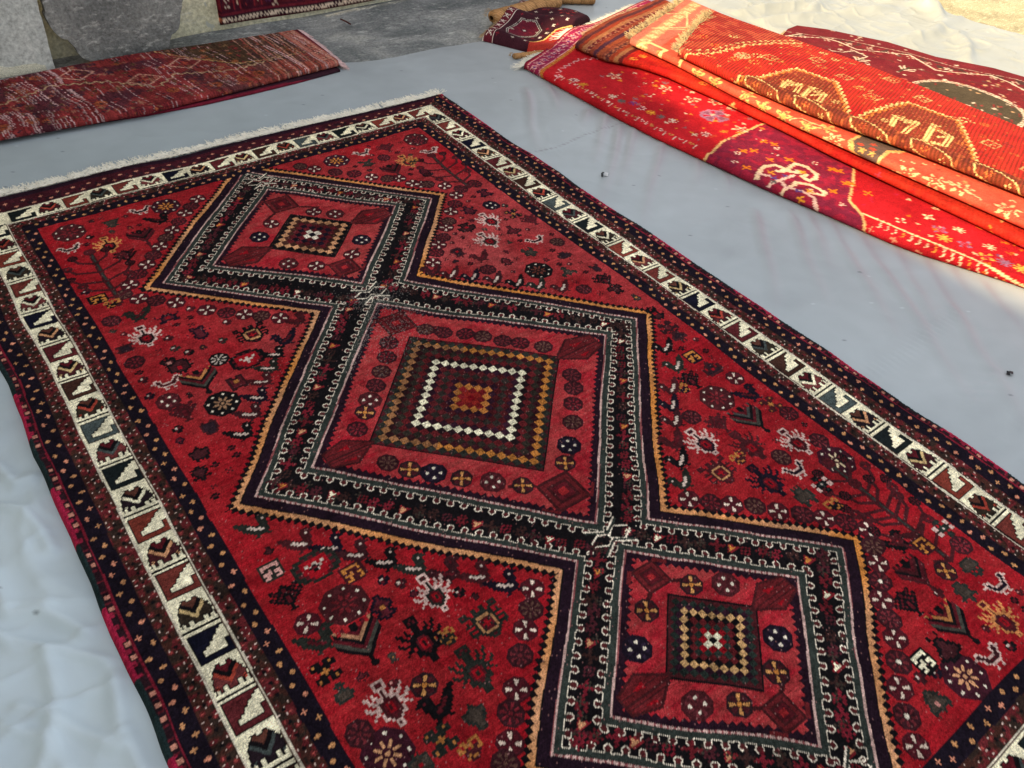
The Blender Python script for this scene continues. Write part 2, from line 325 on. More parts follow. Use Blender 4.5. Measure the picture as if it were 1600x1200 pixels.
def carpet_pattern(k=.0019):
    L = 1.881
    R = Raster(-.188, 1.188, -.172, L + .19, k, RED)
    g = np.random.default_rng(11)
    u, v = R.Ug, R.Vg
    wob = .0022 * smooth_noise(R.h, R.w, 60, g) + .0008 * smooth_noise(R.h, R.w, 14, g)
    # --- field with weft streaks and rubbed patches
    n1 = smooth_noise(R.h, R.w, 9, g) ; n2 = smooth_noise(R.h, R.w, 90, g)
    streak = smooth_noise(R.h, max(8, R.w // 12), 2.2, g); streak = np.repeat(streak, 12, 1)
    streak = np.pad(streak, ((0, 0), (0, max(0, R.w - streak.shape[1]))), 'edge')[:, :R.w]
    t = np.clip(.35 + .22 * n1 + .3 * n2 + .3 * streak, 0, 1)[..., None]
    R.C[:] = np.array(RED) * (1 - t) + np.array(RED2) * t
    rub = np.clip(.5 + .9 * smooth_noise(R.h, R.w, 55, g), 0, 1) * np.exp(-(((u - .72) / .5) ** 2 + ((v - .55) / .45) ** 2)) \
        + np.clip(.4 + .8 * smooth_noise(R.h, R.w, 40, g), 0, 1) * np.exp(-(((u - .45) / .3) ** 2 + ((v - .75) / .25) ** 2))
    R.C += rub[..., None] * np.array([.055, .035, .030])
    # --- medallion chain: three overlapping lozenges
    def loz(top, right, bot, left):
        P = np.array([top, right, bot, left]); best = None; along = None; idx = None
        for i in range(4):
            a, b = P[i], P[(i + 1) % 4]; e = (b - a); Ln = np.hypot(*e); e = e / Ln; nrm = np.array([-e[1], e[0]])
            d = (u - a[0]) * nrm[0] + (v - a[1]) * nrm[1]; al = (u - a[0]) * e[0] + (v - a[1]) * e[1]
            if best is None: best, along, idx = d, al, np.full(d.shape, i)
            else:
                m = d < best; best = np.where(m, d, best); along = np.where(m, al, along); idx = np.where(m, i, idx)
        return best, along, idx
    OUT = [((.492, -.0525), (.863, .343), (.504, .7326), (.115, .342)), ((.5024, .463), (.957, .983), (.498, 1.505), (.040, .987)),
           ((.500, 1.268), (.832, 1.600), (.507, 1.918), (.172, 1.590))]
    INN = [((.503, .101), (.728, .327), (.505, .560), (.267, .336)), ((.497, .647), (.831, .987), (.498, 1.335), (.179, .984)),
           ((.500, 1.410), (.690, 1.598), (.503, 1.784), (.308, 1.597))]
    d = a = None
    for Z in OUT:
        dd, aa, _ = loz(*Z)
        if d is None: d, a = dd, aa
        else: m = dd > d; a = np.where(m, aa, a); d = np.where(m, dd, d)
    gi = None
    for Z in INN:
        dd, aa, _ = loz(*Z)
        if gi is None: gi, b = -dd, aa
        else: m = -dd < gi; b = np.where(m, aa, b); gi = np.where(m, -dd, gi)
    d = d + wob; gi = gi + wob
    field = (u > 0) & (u < 1) & (v > 0) & (v < L)
    tri = lambda x, p: np.abs((x / p) % 1 - .5) * 2
    R.fill(field & (d > -.0135 + .0075 * tri(a + .006, .0125)) & (d <= 0), BLK)
    R.fill(field & (d > 0), BLK)
    tn = .5 + .5 * smooth_noise(R.h, R.w, 5, g)
    R.fill(field & (d > .0085) & (d < .026), (.0135, .0055, .0105))
    R.fill(field & (d > -.0055 + .0065 * tri(a, .0125)) & (d < .0062), ORG)
    amb = np.clip(.5 + .8 * smooth_noise(R.h, R.w, 60, g), 0, 1)
    om = field & (d > -.0055 + .0065 * tri(a, .0125)) & (d < .0062)
    R.C[om] = (np.array(ORG) * (1 - amb[om][:, None]) + np.array(PCH) * amb[om][:, None])
    def scallop(dist, al, base, tip, per):
        ph = np.abs((al / per) % 1 - .5)
        hw = np.where(dist < tip - .004, .26, np.where(dist < tip, 0.26 * np.clip((tip + .002 - dist) / .006, 0, 1) + .04, 0))
        hw = np.where(dist < base + .003, .21, hw)
        return (dist < base) | ((dist < tip) & (ph < hw))
    def edge(m):
        e = np.zeros_like(m)
        e[1:-1, 1:-1] = m[1:-1, 1:-1] & ~(m[:-2, 1:-1] & m[2:, 1:-1] & m[1:-1, :-2] & m[1:-1, 2:])
        return e
    S1 = field & (d > .0275) & scallop(d, a, .0385, .0500, .0225) & (gi > .012)
    S2 = field & (gi > .003) & scallop(gi, b, .0145, .0260, .0225) & (d > .012)
    gcol = np.array(GRN)[None] * (.75 + .5 * tn[..., None]) if False else None
    for S, dist, tipb in ((S1, d, .0400), (S2, gi, .0160)):
        R.fill(S, GRN)
        R.fill(S & (dist > tipb), (.075, .014, .014))
        E = edge(S) & (dist > (tipb - .0125 + .006))
        R.fill(E, WHT)
    chk = ((np.floor(v / k) + np.floor(u / k)) % 2 == 0)
    for m in (field & (d > .0247) & (d < .0284), field & (gi > -.0008) & (gi < .0030)):
        R.fill(m, (.52, .33, .28)); R.fill(m & (np.floor((u + v) / (2.2 * k)) % 3 == 0), (.22, .06, .06))
    ins = field & (gi <= -.0008)
    t2 = np.clip(.35 + .3 * n1 + .3 * n2 + .35 * streak + .4 * rub, 0, 1)[..., None]
    redin = np.array((.31, .012, .020)) * (1 - t2) + np.array((.36, .05, .045)) * t2
    R.C[ins] = redin[ins]
    R.fill(ins & (gi > -.0095 - .007 * tri(b, .0125)), (.016, .0055, .0105))
    # --- ornaments in the black channel
    mini = [["..k..k", ".kk.kk", "kkkkk.", ".k..kk", "kk.kk.", "k..k.."], ["kk..kk", ".kkkk.", "..kk..", ".kkkk.", "kk..kk"], ["k.k.k.", ".kkk.k", "kk.kkk", ".kkk..", "k.k.k."],
            ["..kk..", ".k..k.", "k.kk.k", ".k..k.", "..kk.."]]
    cnt = 0
    for Z in OUT:
        P = np.array(Z)
        for i in range(4):
            A, B = P[i], P[(i + 1) % 4]; e = B - A; Ln = np.hypot(*e); e = e / Ln; nn = np.array([-e[1], e[0]])
            s = .05
            while s < Ln - .04:
                q = A + e * s + nn * .060; s += .024
                ii = int((q[1] - R.v0) / k); jj = int((q[0] - R.u0) / k)
                if not (0 < ii < R.h - 1 and 0 < jj < R.w - 1): continue
                if not (.045 < d[ii, jj] < .075 and gi[ii, jj] > .02): continue
                cnt += 1
                c = [(.11, .010, .014), (.060, .012, .016), (.035, .014, .012), (.16, .012, .02)][g.integers(4)]
                if cnt % 5 == 0:
                    R.sprite(["...r...", "..rOr..", "..rOOr.", ".rOOOOr", "rrrrrr."], q[0], q[1], .0032, {'r': (.2, .015, .02), 'O': [ORG, PCH, CRM][g.integers(3)]}, g.random() < .5)
                else:
                    R.sprite(mini[g.integers(4)], q[0] + g.uniform(-.004, .004), q[1], .0037, {'k': c})
                if g.random() < .5: R.sprite(["k.k", ".k.", "k.k"], q[0] + g.uniform(-.012, .012), q[1] + g.uniform(-.012, .012), .0036, {'k': (.040, .030, .022)})
    for (ju, jv) in ((.503, .603), (.500, 1.372), (.505, .052), (.503, 1.835)):      # hooked links between the lozenges
        for sg in (-1, 1):
            R.line([(ju - .034, jv + sg * .004), (ju - .014, jv + sg * .014), (ju, jv + sg * .004), (ju + .016, jv + sg * .016), (ju + .036, jv + sg * .004)], .0028, WHT)
            R.line([(ju - .03, jv + sg * .026), (ju, jv + sg * .008), (ju + .03, jv + sg * .026)], .0045, GRN)
            R.line([(ju - .03, jv + sg * .030), (ju - .004, jv + sg * .014)], .0030, WHT); R.line([(ju + .03, jv + sg * .030), (ju + .004, jv + sg * .014)], .0030, WHT)
    # --- stepped centres
    def centre(cu, cvv, cell, cols, nfr, hu, hv, frame, dpts):
        cuu = np.round((u - cu) / cell); cvv2 = np.round((v - cvv) / cell); n = (np.abs(cuu) + np.abs(cvv2)).astype(int)
        dist = np.abs(u - cu) + np.abs(v - cvv)
        fr = (dist < nfr * cell) & (gi < 0)
        R.fill(fr, frame)
        R.fill((np.abs(dist - nfr * cell) < .0022) & (gi < 0), BLK); 
        for i, c in enumerate(cols):
            m = (n == i) & fr; R.fill(m, c)
            m2 = m & (g.random(m.shape) < .22); R.C[m2] *= .5
            cellr = ((cuu * 73 + cvv2 * 151) % 13) / 13.; R.C[m] *= (.72 + .45 * cellr[m])[:, None]
        q = nfr * cell
        br = (.115, .012, .014); dkb = (.050, .009, .010)
        for sg in (-1, 1):        # side ornaments
            end = dpts[0 if sg < 0 else 1]; Lx = abs(end - cu) - q
            x0 = cu + sg * q; x1 = cu + sg * (q + Lx * .80); hh = Lx * .31
            R.poly([(x0 - sg * .012, cvv), (x0 + sg * Lx * .35, cvv - hh), (x1, cvv - hh * .55), (x1, cvv + hh * .55), (x0 + sg * Lx * .35, cvv + hh)], dkb)
            R.poly([(x0 - sg * .004, cvv), (x0 + sg * Lx * .36, cvv - hh * .85), (x1 - sg * .004, cvv - hh * .45), (x1 - sg * .004, cvv + hh * .45), (x0 + sg * Lx * .36, cvv + hh * .85)], br)
            for t0 in (-.25, .08, .3): R.line([(x0, cvv + hh * t0), (x1, cvv + hh * t0)], .0026, dkb)
            R.poly([(x0 + sg * Lx * .33, cvv - hh * .5), (x0 + sg * Lx * .55, cvv - hh * .3), (x0 + sg * Lx * .35, cvv - hh * .15)], RED)
            R.poly([(x0 + sg * Lx * .33, cvv + hh * .5), (x0 + sg * Lx * .55, cvv + hh * .45), (x0 + sg * Lx * .35, cvv + hh * .7)], RED)
            end = dpts[2 if sg < 0 else 3]; Ly = abs(end - cvv) - q; y0 = cvv + sg * (q + Ly * .40); h2 = Ly * .25
            for rr, c in ((1.0, dkb), (.84, br), (.60, dkb), (.46, DRED), (.22, RED2)):
                R.poly([(cu - h2 * rr, y0 - h2 * rr), (cu + h2 * rr, y0 - h2 * rr), (cu + h2 * rr, y0 + h2 * rr), (cu - h2 * rr, y0 + h2 * rr)], c)
            for sx in (-1, 1):
                R.line([(cu + sx * h2, y0 - sg * h2), (cu + sx * h2 * 2.1, y0 - sg * h2 * 1.7)], .007, dkb)
                R.line([(cu + sx * h2, y0 + sg * h2), (cu + sx * h2 * 1.6, y0 + sg * h2 * .4)], .006, br)
    DGR = (.020, .028, .022); DR = (.10, .010, .014); PU = (.028, .008, .016)
    centre(.500, .340, .0135, [NAVY, WHT, DR, NAVY, DR, BRN, PCH, BLK], 7.9, 0, 0, (.022, .013, .010), (.267, .728, .101, .560))
    centre(.497, .987, .0133, [RED, (.30, .02, .015), (.20, .012, .014), (.42, .15, .035), PU, (.075, .010, .012), (.030, .022, .018), (.09, .012, .014), PU, CRM, (.018, .008, .010), (.11, .012, .014), (.030, .022, .016), (.045, .009, .012), (.46, .17, .035), (.026, .026, .020)], 16.0, 0, 0, (.065, .009, .012), (.179, .831, .647, 1.335))
    m = np.abs(np.abs(u - .497) + np.abs(v - .987) - .182) < .012
    wm = m & (u + v < 1.43); R.C[wm] = R.C[wm] * .55 + np.array([.20, .14, .12]) * np.clip(R.C[wm].sum(-1, keepdims=True), 0, 1) * .45
    centre(.501, 1.597, .0098, [BLK, CRM, RED, DGR, (.11, .012, .014), BLK, (.60, .34, .14), PU, DGR], 9.6, 0, 0, (.06, .010, .012), (.308, .690, 1.410, 1.784))
    # --- small motifs
    dk = [DIM, BLK, NAVY, (.017, .018, .014), (.038, .009, .011)]
    for t, pts in STAMPS.items():
        for i, (su, sv) in enumerate(pts):
            D1 = dk[(i * 7 + len(t)) % 5]
            cm = {'k': D1, 'd': DRED, 'r': RED, 'w': (.55, .42, .34), 'W': (.56, .37, .31), 'O': (.38, .14, .035), 'g': (.02, .032, .028)}
            big = .0035
            dr = (.036, .0085, .011)
            if t == 'W': rosette(R, su, sv, .0185, (.055, .008, .012), (.68, .52, .40), 'x')
            elif t == 'D': rosette(R, su, sv, .0185, dr, [(.13, .018, .022), (.16, .014, .020), (.10, .045, .032)][i % 3], 'd')
            elif t == 'C2': rosette(R, su, sv, .0185, dr, (.13, .018, .022), 'd', WHT)
            elif t == 'O': rosette(R, su, sv, .0185, (.025, .010, .012), (.58, .26, .08), 'x', ORG)
            elif t == 'K': rosette(R, su, sv, .0215, NAVY if i % 2 else DIM, DRED, 'k')
            elif t == 'Y': rosette(R, su, sv, .034, DIM, (.16, .014, .018), 's')
            elif t == 'T': rosette(R, su, sv, .033, (.04, .008, .014), [ORG, PCH, (.66, .5, .3)][i % 3], 's')
            elif t == 'Z': rosette(R, su, sv, .031, BLK, [(.28, .15, .08), (.12, .03, .02)][i % 2], 's')
            elif t == 'P': R.sprite(SHIELD, su, sv, .0062, cm)
            elif t == 'p': rosette(R, su, sv, .019, BLK, (.40, .32, .26), 'd')
            elif t == 's': R.sprite(SMALL, su, sv, .0048, cm)
            elif t == 'b': R.sprite(WBIRD, su, sv, .0034, cm, i % 2 == 0)
            elif t == 'd': R.sprite(BIRD, su, sv, .0040, {**cm, 'w': DRED}, i % 2 == 1)
            elif t == 'e': R.sprite(BIRD, su, sv, .0037, cm)
            elif t == 'm': R.sprite(BIRD, su, sv, .0037, cm, True)
            elif t == 'H': R.sprite(HAND, su, sv, .0037, cm)
            elif t == 'h': R.sprite(HAND, su, sv, .0036, {**cm, 'W': (.50, .19, .06)})
            elif t == 'k': R.sprite(HAND, su, sv, .0040, {**cm, 'W': D1})
            elif t == 'i': R.sprite(HEX, su, sv, .0042, {**cm, 'O': (.40, .19, .08)})
            elif t == 'v': chevron(R, su, sv, .036, [BLK, (.05, .045, .035), DRED, BLK, [(.40, .16, .05), (.36, .17, .09), (.05, .05, .045)][i % 3], DRED, BLK])
            elif t == 'V': chevron(R, su, sv, .032, [DIM, DRED, BLK, DIM, DRED, BLK]); R.line([(su, sv + .02), (su, sv + .05)], .006, DIM)
            elif t == 'c': R.sprite(CROSS, su, sv, .0042, cm)
            elif t == 'C': R.sprite(FLOWER, su, sv, .0042, cm)
            elif t == 'o': R.sprite(ORN, su, sv, .0040, cm, i % 2 == 0)
            elif t == 'q': R.sprite(SQUARE, su, sv, .0044, {**cm, 'O': [ORG, (.6, .3, .25), ORG, ORG, ORG, CRM][i % 6]})
            elif t == 't': tree(R, su, sv, g)
            elif t == 'x':
                if i % 5 == 1: R.sprite(LEAF, su, sv, .0036, {**cm, 'k': [DIM, BLK][i % 2]})
                else: blotch(R, su, sv, g.uniform(.022, .032), g)
    # a scatter of tiny marks in what red is left
    for _ in range(9000):
        su, sv = g.uniform(.02, .98), g.uniform(.02, L - .02); w = R.win(su, sv, .0215)
        if w is None or R.C[w[0]][..., 0].min() < .17 or R.C[w[0]][..., 1].max() > .10 or d[w[0]].max() > -.014: continue
        q = g.integers(5)
        if q < 3: blotch(R, su, sv, g.uniform(.017, .0235), g)
        elif q == 3: rosette(R, su, sv, .0175, (.036, .0085, .011), (.13, .018, .022), 'd')
        else: R.sprite(BIRD, su, sv, .0036, {'k': DIM, 'w': DRED}, g.random() < .5)
    for _ in range(6000):
        su, sv = g.uniform(.02, .98), g.uniform(.02, L - .02)
        w = R.win(su, sv, .0105)
        sub = R.C[w[0]]
        if sub[..., 0].min() < .17 or d[w[0]].max() > -.016: continue
        q = g.integers(4)
        if q == 0: R.sprite(SMALL, su, sv, .0034, {'k': DIM, 'w': PINK, 'd': DRED})
        elif q == 1: blotch(R, su, sv, .0105, g)
        elif q == 2: R.sprite(["k.k", ".k.", "k.k"], su, sv, .0036, {'k': DIM})
        else: R.sprite([".kk.", "kddk", ".kk."], su, sv, .0042, {'k': BLK, 'd': DRED})
    # --- borders
    ex = np.maximum(-u, u - 1); ey = np.maximum(-v, v - L); e = np.maximum(ex, ey) + wob * .6; side = ex >= ey
    al = np.where(side, v, u)
    end = ~side
    R.fill(e > 0, (.0085, .0052, .0095))
    R.fill((e > .028) & (e < .053), BRN); R.fill((e > .111) & (e < .138), BRN)
    def dots(e0, e1, c, per, rows, sz, ph=0., prob=1.0):
        dl = (e1 - e0) / rows
        for r_ in range(rows):
            ec = e0 + dl * (r_ + .5); off = (r_ % 2) * per / 2 + ph
            aa = ((al - off) / per); idn = np.floor(aa).astype(int); fa = (aa - idn - .5) * per
            jit = ((idn * 7919 + r_ * 131) % 17) / 17. - .5
            m = (np.hypot(e - ec - jit * .002, fa - jit * .004) < sz)
            if prob < 1: m &= (((idn * 2654435 + r_ * 97) % 100) < prob * 100)
            R.fill(m, c)
    for (a0, a1) in ((.028, .053), (.111, .138)):
        mm = (e > a0) & (e < a1)
        bl = smooth_noise(R.h, R.w, 5, g)
        R.fill(mm & (bl > .25), (.028, .016, .012)); R.fill(mm & (bl < -.35), (.105, .014, .016))
        dots(a0, a1, (.115, .018, .018), .023, 2, .0042, .003, .8); dots(a0, a1, (.34, .06, .05), .023, 2, .0017, .003, .7); dots(a0, a1, (.58, .42, .34), .0115, 3, .0013, .0065, .6)
        dots(a0 + .004, a1 - .004, BLK, .021, 1, .0028, .008)
    def crosses(e0, e1, per, c, ph=0):
        for r_ in (0, 1):
            ec = e0 + (e1 - e0) * (.30 + .40 * r_)
            aa = (al - r_ * per / 2 - ph) / per; idn = np.floor(aa).astype(int); fa = (aa - idn - .5) * per
            jit = (((idn * 7919 + r_ * 131) % 17) / 17. - .5) * .003
            x, y = np.abs(e - ec - jit), np.abs(fa - jit)
            m = ((x < .0043) & (y < .0016)) | ((y < .0043) & (x < .0016))
            sh = (idn % 3 == 0)
            R.fill(m & ~sh, c); R.fill(m & sh, (.58, .22, .13))
    crosses(.002, .027, .040, (.50, .23, .09)); crosses(.139, .166, .040, (.46, .21, .09), .01)
    em = end & (e > .111)
    R.fill(em, (.050, .008, .013)); 
    m0 = em & (e < .138); R.fill(m0 & (smooth_noise(R.h, R.w, 4, g) > .2), (.025, .008, .012))
    save = al
    dotm = np.zeros(e.shape, bool)
    for r_ in (0, 1):
        aa = (al - r_ * .019) / .038; fa = (aa - np.floor(aa) - .5) * .038
        ec = .122 + r_ * .016
        dotm |= em & (((np.abs(e - ec) < .0042) & (np.abs(fa) < .0017)) | ((np.abs(fa) < .0042) & (np.abs(e - ec) < .0017)))
    R.fill(dotm, (.50, .20, .13)); R.fill(em & (e > .152), (.018, .006, .012))
    # sides: thin red line, chequered selvedge band
    sm = side
    R.fill(sm & (e > .1665) & (e < .1695), (.16, .010, .020))
    R.fill(sm & (e > .1695), (.020, .007, .010))
    seg = np.floor((v + .02 * np.sign(u)) / .13).astype(int) % 2 == 0
    aa = al / .022; idn = np.floor(aa).astype(int); fa = np.abs(aa - idn - .5)
    R.fill(sm & (e > .1705) & (e < .1775) & (fa < .17) & ((idn * 5 + idn // 3) % 7 > 2), (.46, .19, .13)); R.fill(sm & (e > .1705) & (e < .1785) & (fa > .42), (.10, .012, .018))
    R.fill(sm & (e > .179) & seg, (.33, .014, .045)); R.fill(sm & (e > .179) & ~seg, (.012, .022, .022))
    R.fill(sm & (e > .174) & (e < .18) & seg & (fa > .3), (.25, .014, .035))
    # white main border
    wb = (e > .053) & (e < .111)
    R.fill(wb, CRM)
    combc = [(.15, .030, .022), (.0085, .012, .012), (.045, .018, .012), (.006, .006, .014), (.19, .035, .022), (.06, .075, .07), (.10, .016, .018)]
    leafc = [(.055, .012, .014), (.03, .02, .013), (.14, .03, .028), (.016, .009, .012)]
    def block(us, vs, wu, wv, i, along_u, left):
        kind = i % 2
        w = R.win(us + wu / 2, vs + wv / 2, max(wu, wv) * .62)
        if w is None: return
        x = (w[1] + wu / 2) / wu; y = (w[2] + wv / 2) / wv
        box = (x > 0.03) & (x < .97) & (y > 0) & (y < 1)
        if kind == 0:
            c = combc[(i // 2 * 3 + (1 if left else 0)) % 7]
            yy = np.clip((y - .12) / .50, 0, .999) * 4; st = np.floor(yy) / 4; fr = yy - np.floor(yy)
            xm = np.where(y < .12, .96, .84 - st * .52 - .11 * (fr > .45))
            xm = np.where(y > .62, 0, xm)
            body = (y > .04) & (y < .78) & (x < np.maximum(xm, .24)) & (x > .04)
            bar = (y > .76) & (y < .97) & (x > .04) & (x < .97)
            hook = (x > .80) & (x < .97) & (y > .50) & (y < .97)
            m = box & (body | bar | hook)
            R.put(w, m, c)
            er = np.zeros_like(m); er[1:-1, 1:-1] = m[1:-1, 1:-1] & ~(m[:-2, 1:-1] & m[2:, 1:-1] & m[1:-1, :-2] & m[1:-1, 2:])
            R.put(w, er, BLK)
        else:
            c = leafc[(i // 2) % 4]; c2 = [CRM, (.35, .05, .03), PCH, (.05, .06, .055), (.55, .38, .17)][(i // 2 * 2 + left) % 5]
            hw = np.interp(y, [0, .12, .3, .55, .9], [.16, .26, .38, .45, .47])
            hw = hw - .03 * (np.floor(y * 12) % 2)
            jag = .86 - .16 * (np.floor(x * 11) % 2) * (np.abs(x - .5) > .1)
            m = box & (np.abs(x - .5) < hw) & (y > .04 + .08 * (np.abs(x - .5) < .06)) & (y < jag)
            R.put(w, m, c)
            t = y - (.72 - np.abs(x - .5) * 1.15)
            R.put(w, m & (t > -.16) & (t < -.02) & (np.abs(x - .5) < .34), c2)
            R.put(w, m & (t > -.34) & (t <= -.16) & (np.abs(x - .5) < .30), BLK)
            R.put(w, m & (t <= -.34), (.09, .03, .02) if (i // 2) % 2 else DRED)
            for sx in (-1, 1): R.put(w, (np.hypot(x - .5 - sx * .34, y - .70) < .055), c2 if (i // 2) % 3 else c)
            er = np.zeros_like(m); er[1:-1, 1:-1] = m[1:-1, 1:-1] & ~(m[:-2, 1:-1] & m[2:, 1:-1] & m[1:-1, :-2] & m[1:-1, 2:])
            R.put(w, er, BLK)
            R.put(w, (y > .955) & (y < 1.02) & (x > 0) & (x < 1), BLK)
    for i in range(-1, 33):
        vs = .002 + i * .0622 * .985
        if vs + .05 > L + .05: break
        block(-.109, vs + .056 if False else vs, .056, .057, i + 1, False, 1)
        block(1.053, vs, .056, .057, i + (0 if i % 2 == 0 else 0) , False, 0)
    for i in range(19):
        us = -.045 + i * .0592
        block(us, -.108, .0565, .053, i, True, 1)
        block(us, L + .056, .0565, .053, i + 1, True, 1)
    for q in (.0515, .1095):
        ln = (e > q) & (e < q + .003)
        R.fill(ln, (.62, .54, .40)); 
        R.fill((e > q + (.003 if q < .1 else -.0019)) & (e < q + (.0045 if q < .1 else 0)) , (.05, .02, .014)) if q < .1 else None
    mott = smooth_noise(R.h, R.w, 3.0, g) * .5 + smooth_noise(R.h, R.w, 7, g) * .5
    R.C *= np.clip(1 + .34 * mott + .16 * smooth_noise(R.h, R.w, 28, g), .4, 1.7)[..., None]
    rowv = 1 + .07 * np.random.default_rng(3).normal(0, 1, (R.h, 1)); R.C *= np.clip(rowv, .7, 1.3)[..., None]
    R.finish(knot=.20, abrash=.06, cell=5)
    # rubbed light dust where the pile is worn to the knots
    joint = np.exp(-(((u - .50) / .05) ** 2 + ((v - .62) / .035) ** 2)) + .8 * np.exp(-((gi - .0) / .010) ** 2) * np.exp(-(((v - .74) / .10) ** 2)) * (u < .56) * (u > .34)
    joint += .55 * np.exp(-((u + .5 * (v - .987) - .36) / .05) ** 2) * np.exp(-((v - .75) / .06) ** 2)
    lit = g.random(u.shape) < np.clip(joint * .30, 0, .38)
    R.C[lit] = R.C[lit] * .6 + np.array([.13, .115, .10])
    lint = g.random(u.shape) < .006
    R.C[lint & field] = R.C[lint & field] * .5 + np.array([.22, .10, .09])
    return R

def build_carpet():
    R = carpet_pattern()
    u, v = R.Ug.copy(), R.Vg.copy()
    h, w = u.shape; g = np.random.default_rng(5)
    # the far end was woven a little askew and the edges wander
    kk = 1 + (.62 - .62 * (u + .188) / 1.37) * .75 - .12
    top = v < -.111
    v = np.where(top, -.111 + (v + .111) * kk, v)
    edge = np.clip((np.abs(u - .5) - .5) / .188, 0, 1)
    wav = np.interp(R.vv, np.linspace(-.2, 2.1, 24), g.uniform(-1, 1, 24))[:, None] * .0040
    u = u + edge * wav * np.sign(u - .5)
    u = u + (.0042 * smooth_noise(h, w, 120, g) + .0016 * smooth_noise(h, w, 45, g)); v = v + (.0042 * smooth_noise(h, w, 120, g) + .0016 * smooth_noise(h, w, 45, g))
    z = .0105 + .0036 * smooth_noise(h, w, 110, g) + .0010 * smooth_noise(h, w, 35, g) + .00075 * g.normal(0, 1, (h, w)).clip(-2, 2)
    z += .0035 * np.clip(1 - (R.Ug + .188) / .05, 0, 1) * (.5 + .5 * np.sin(R.Vg * 9))
    z += .006 * edge ** 2 * (1 + smooth_noise(h, w, 90, g)) * .5 + .002 * edge * smooth_noise(h, w, 40, g)
    rowr = ((np.arange(h) % 2) * 2 - 1)[:, None] * .00028
    z += rowr
    # rolled-over rim down to the sheet
    d_edge = np.minimum(np.minimum(np.arange(w), np.arange(w)[::-1])[None, :], np.minimum(np.arange(h), np.arange(h)[::-1])[:, None])
    z = np.where(d_edge == 0, .0006, np.where(d_edge == 1, z * .62, np.where(d_edge == 2, z * .9, z)))
    root = empty("patterned_carpet", W(.5, .94, 0), "large red carpet with three linked diamond medallions, spread out flat in the middle", "carpet")
    co = np.stack([u * U, -v * U, z], -1).reshape(-1, 3)
    link("pile", mesh_np("pile", co, grid_faces(h, w)[:, ::-1], R.C.reshape(-1, 3)), M_PILE, root)
    return root, R, u, v

def fringe_mesh(name, starts, dirs, length, rad, g, droop=None, z0=.004, curl=.5, segs=4, zfun=None):
    """soft thread tassels: each thread a thin three-sided tapering tube"""
    n = len(starts)
    p = np.array(starts, float); d = np.array(dirs, float)
    pts = [p.copy()]
    cur = p.copy(); ang = g.normal(0, .25, n)
    for s in range(segs):
        ang = ang + g.normal(0, curl, n) * .6
        st = length[:, None] / segs if np.ndim(length) else length / segs
        dx = d[:, 0] * np.cos(ang) - d[:, 1] * np.sin(ang); dy = d[:, 0] * np.sin(ang) + d[:, 1] * np.cos(ang)
        cur = cur + np.stack([dx, dy, d[:, 2] + g.normal(0, .12, n)], -1) * st
        if zfun is not None:
            cur[:, 2] = np.maximum(cur[:, 2] - .2 * st[:, 0], zfun(cur[:, 0], cur[:, 1]) + rad)
        pts.append(cur.copy())
    co = []; 
    for s, q in enumerate(pts):
        r = rad * (1 - .35 * s / segs) * g.uniform(.8, 1.2, n)
        for k in range(3):
            a = k * 2 * math.pi / 3
            perp = np.stack([-d[:, 1], d[:, 0], np.zeros(n)], -1)
            co.append(q + perp * (r * math.cos(a))[:, None] + np.array([0, 0, 1.])[None] * (r * math.sin(a))[:, None])
    co = np.stack(co, 1).reshape(-1, 3)          # n, (segs+1)*3
    base = np.arange(n)[:, None] * ((segs + 1) * 3)
    fs = []
    for s in range(segs):
        for k in range(3):
            a, b = s * 3 + k, s * 3 + (k + 1) % 3
            fs.append(np.stack([base[:, 0] + a, base[:, 0] + b, base[:, 0] + b + 3, base[:, 0] + a + 3], -1))
    return mesh_np(name, co, np.concatenate(fs, 0), None)

def fringe_along(name, poly3, outward, n, length, rad, mat, parent, g, z=None, tuft=5, spread=.35, zfun=None, seglen=None):
    P = np.array(poly3, float); sl = np.hypot(*(P[1:, :2] - P[:-1, :2]).T); cum = np.r_[0, np.cumsum(sl)]
    t = np.repeat(np.linspace(0, cum[-1], n), tuft) + g.normal(0, cum[-1] / n * .18, n * tuft)
    t = np.clip(t, 0, cum[-1])
    S = np.stack([np.interp(t, cum, P[:, i]) for i in range(3)], -1)
    S[:, 2] += g.uniform(-.0005, .002, len(S))
    o = np.array(outward, float)
    if o.ndim == 1: D = np.tile(o, (len(S), 1))
    else: D = np.stack([np.interp(t, cum, o[:, i]) for i in range(3)], -1)
    lean = np.repeat(g.normal(0, spread, n), tuft)
    c, s_ = np.cos(lean), np.sin(lean)
    D = np.stack([D[:, 0] * c - D[:, 1] * s_, D[:, 0] * s_ + D[:, 1] * c, D[:, 2]], -1)
    ln = np.repeat(length * g.uniform(.75, 1.2, n), tuft) * g.uniform(.8, 1.1, n * tuft)
    me = fringe_mesh(name, S, D, ln, rad, g, zfun=zfun)
    return link(name, me, mat, parent)
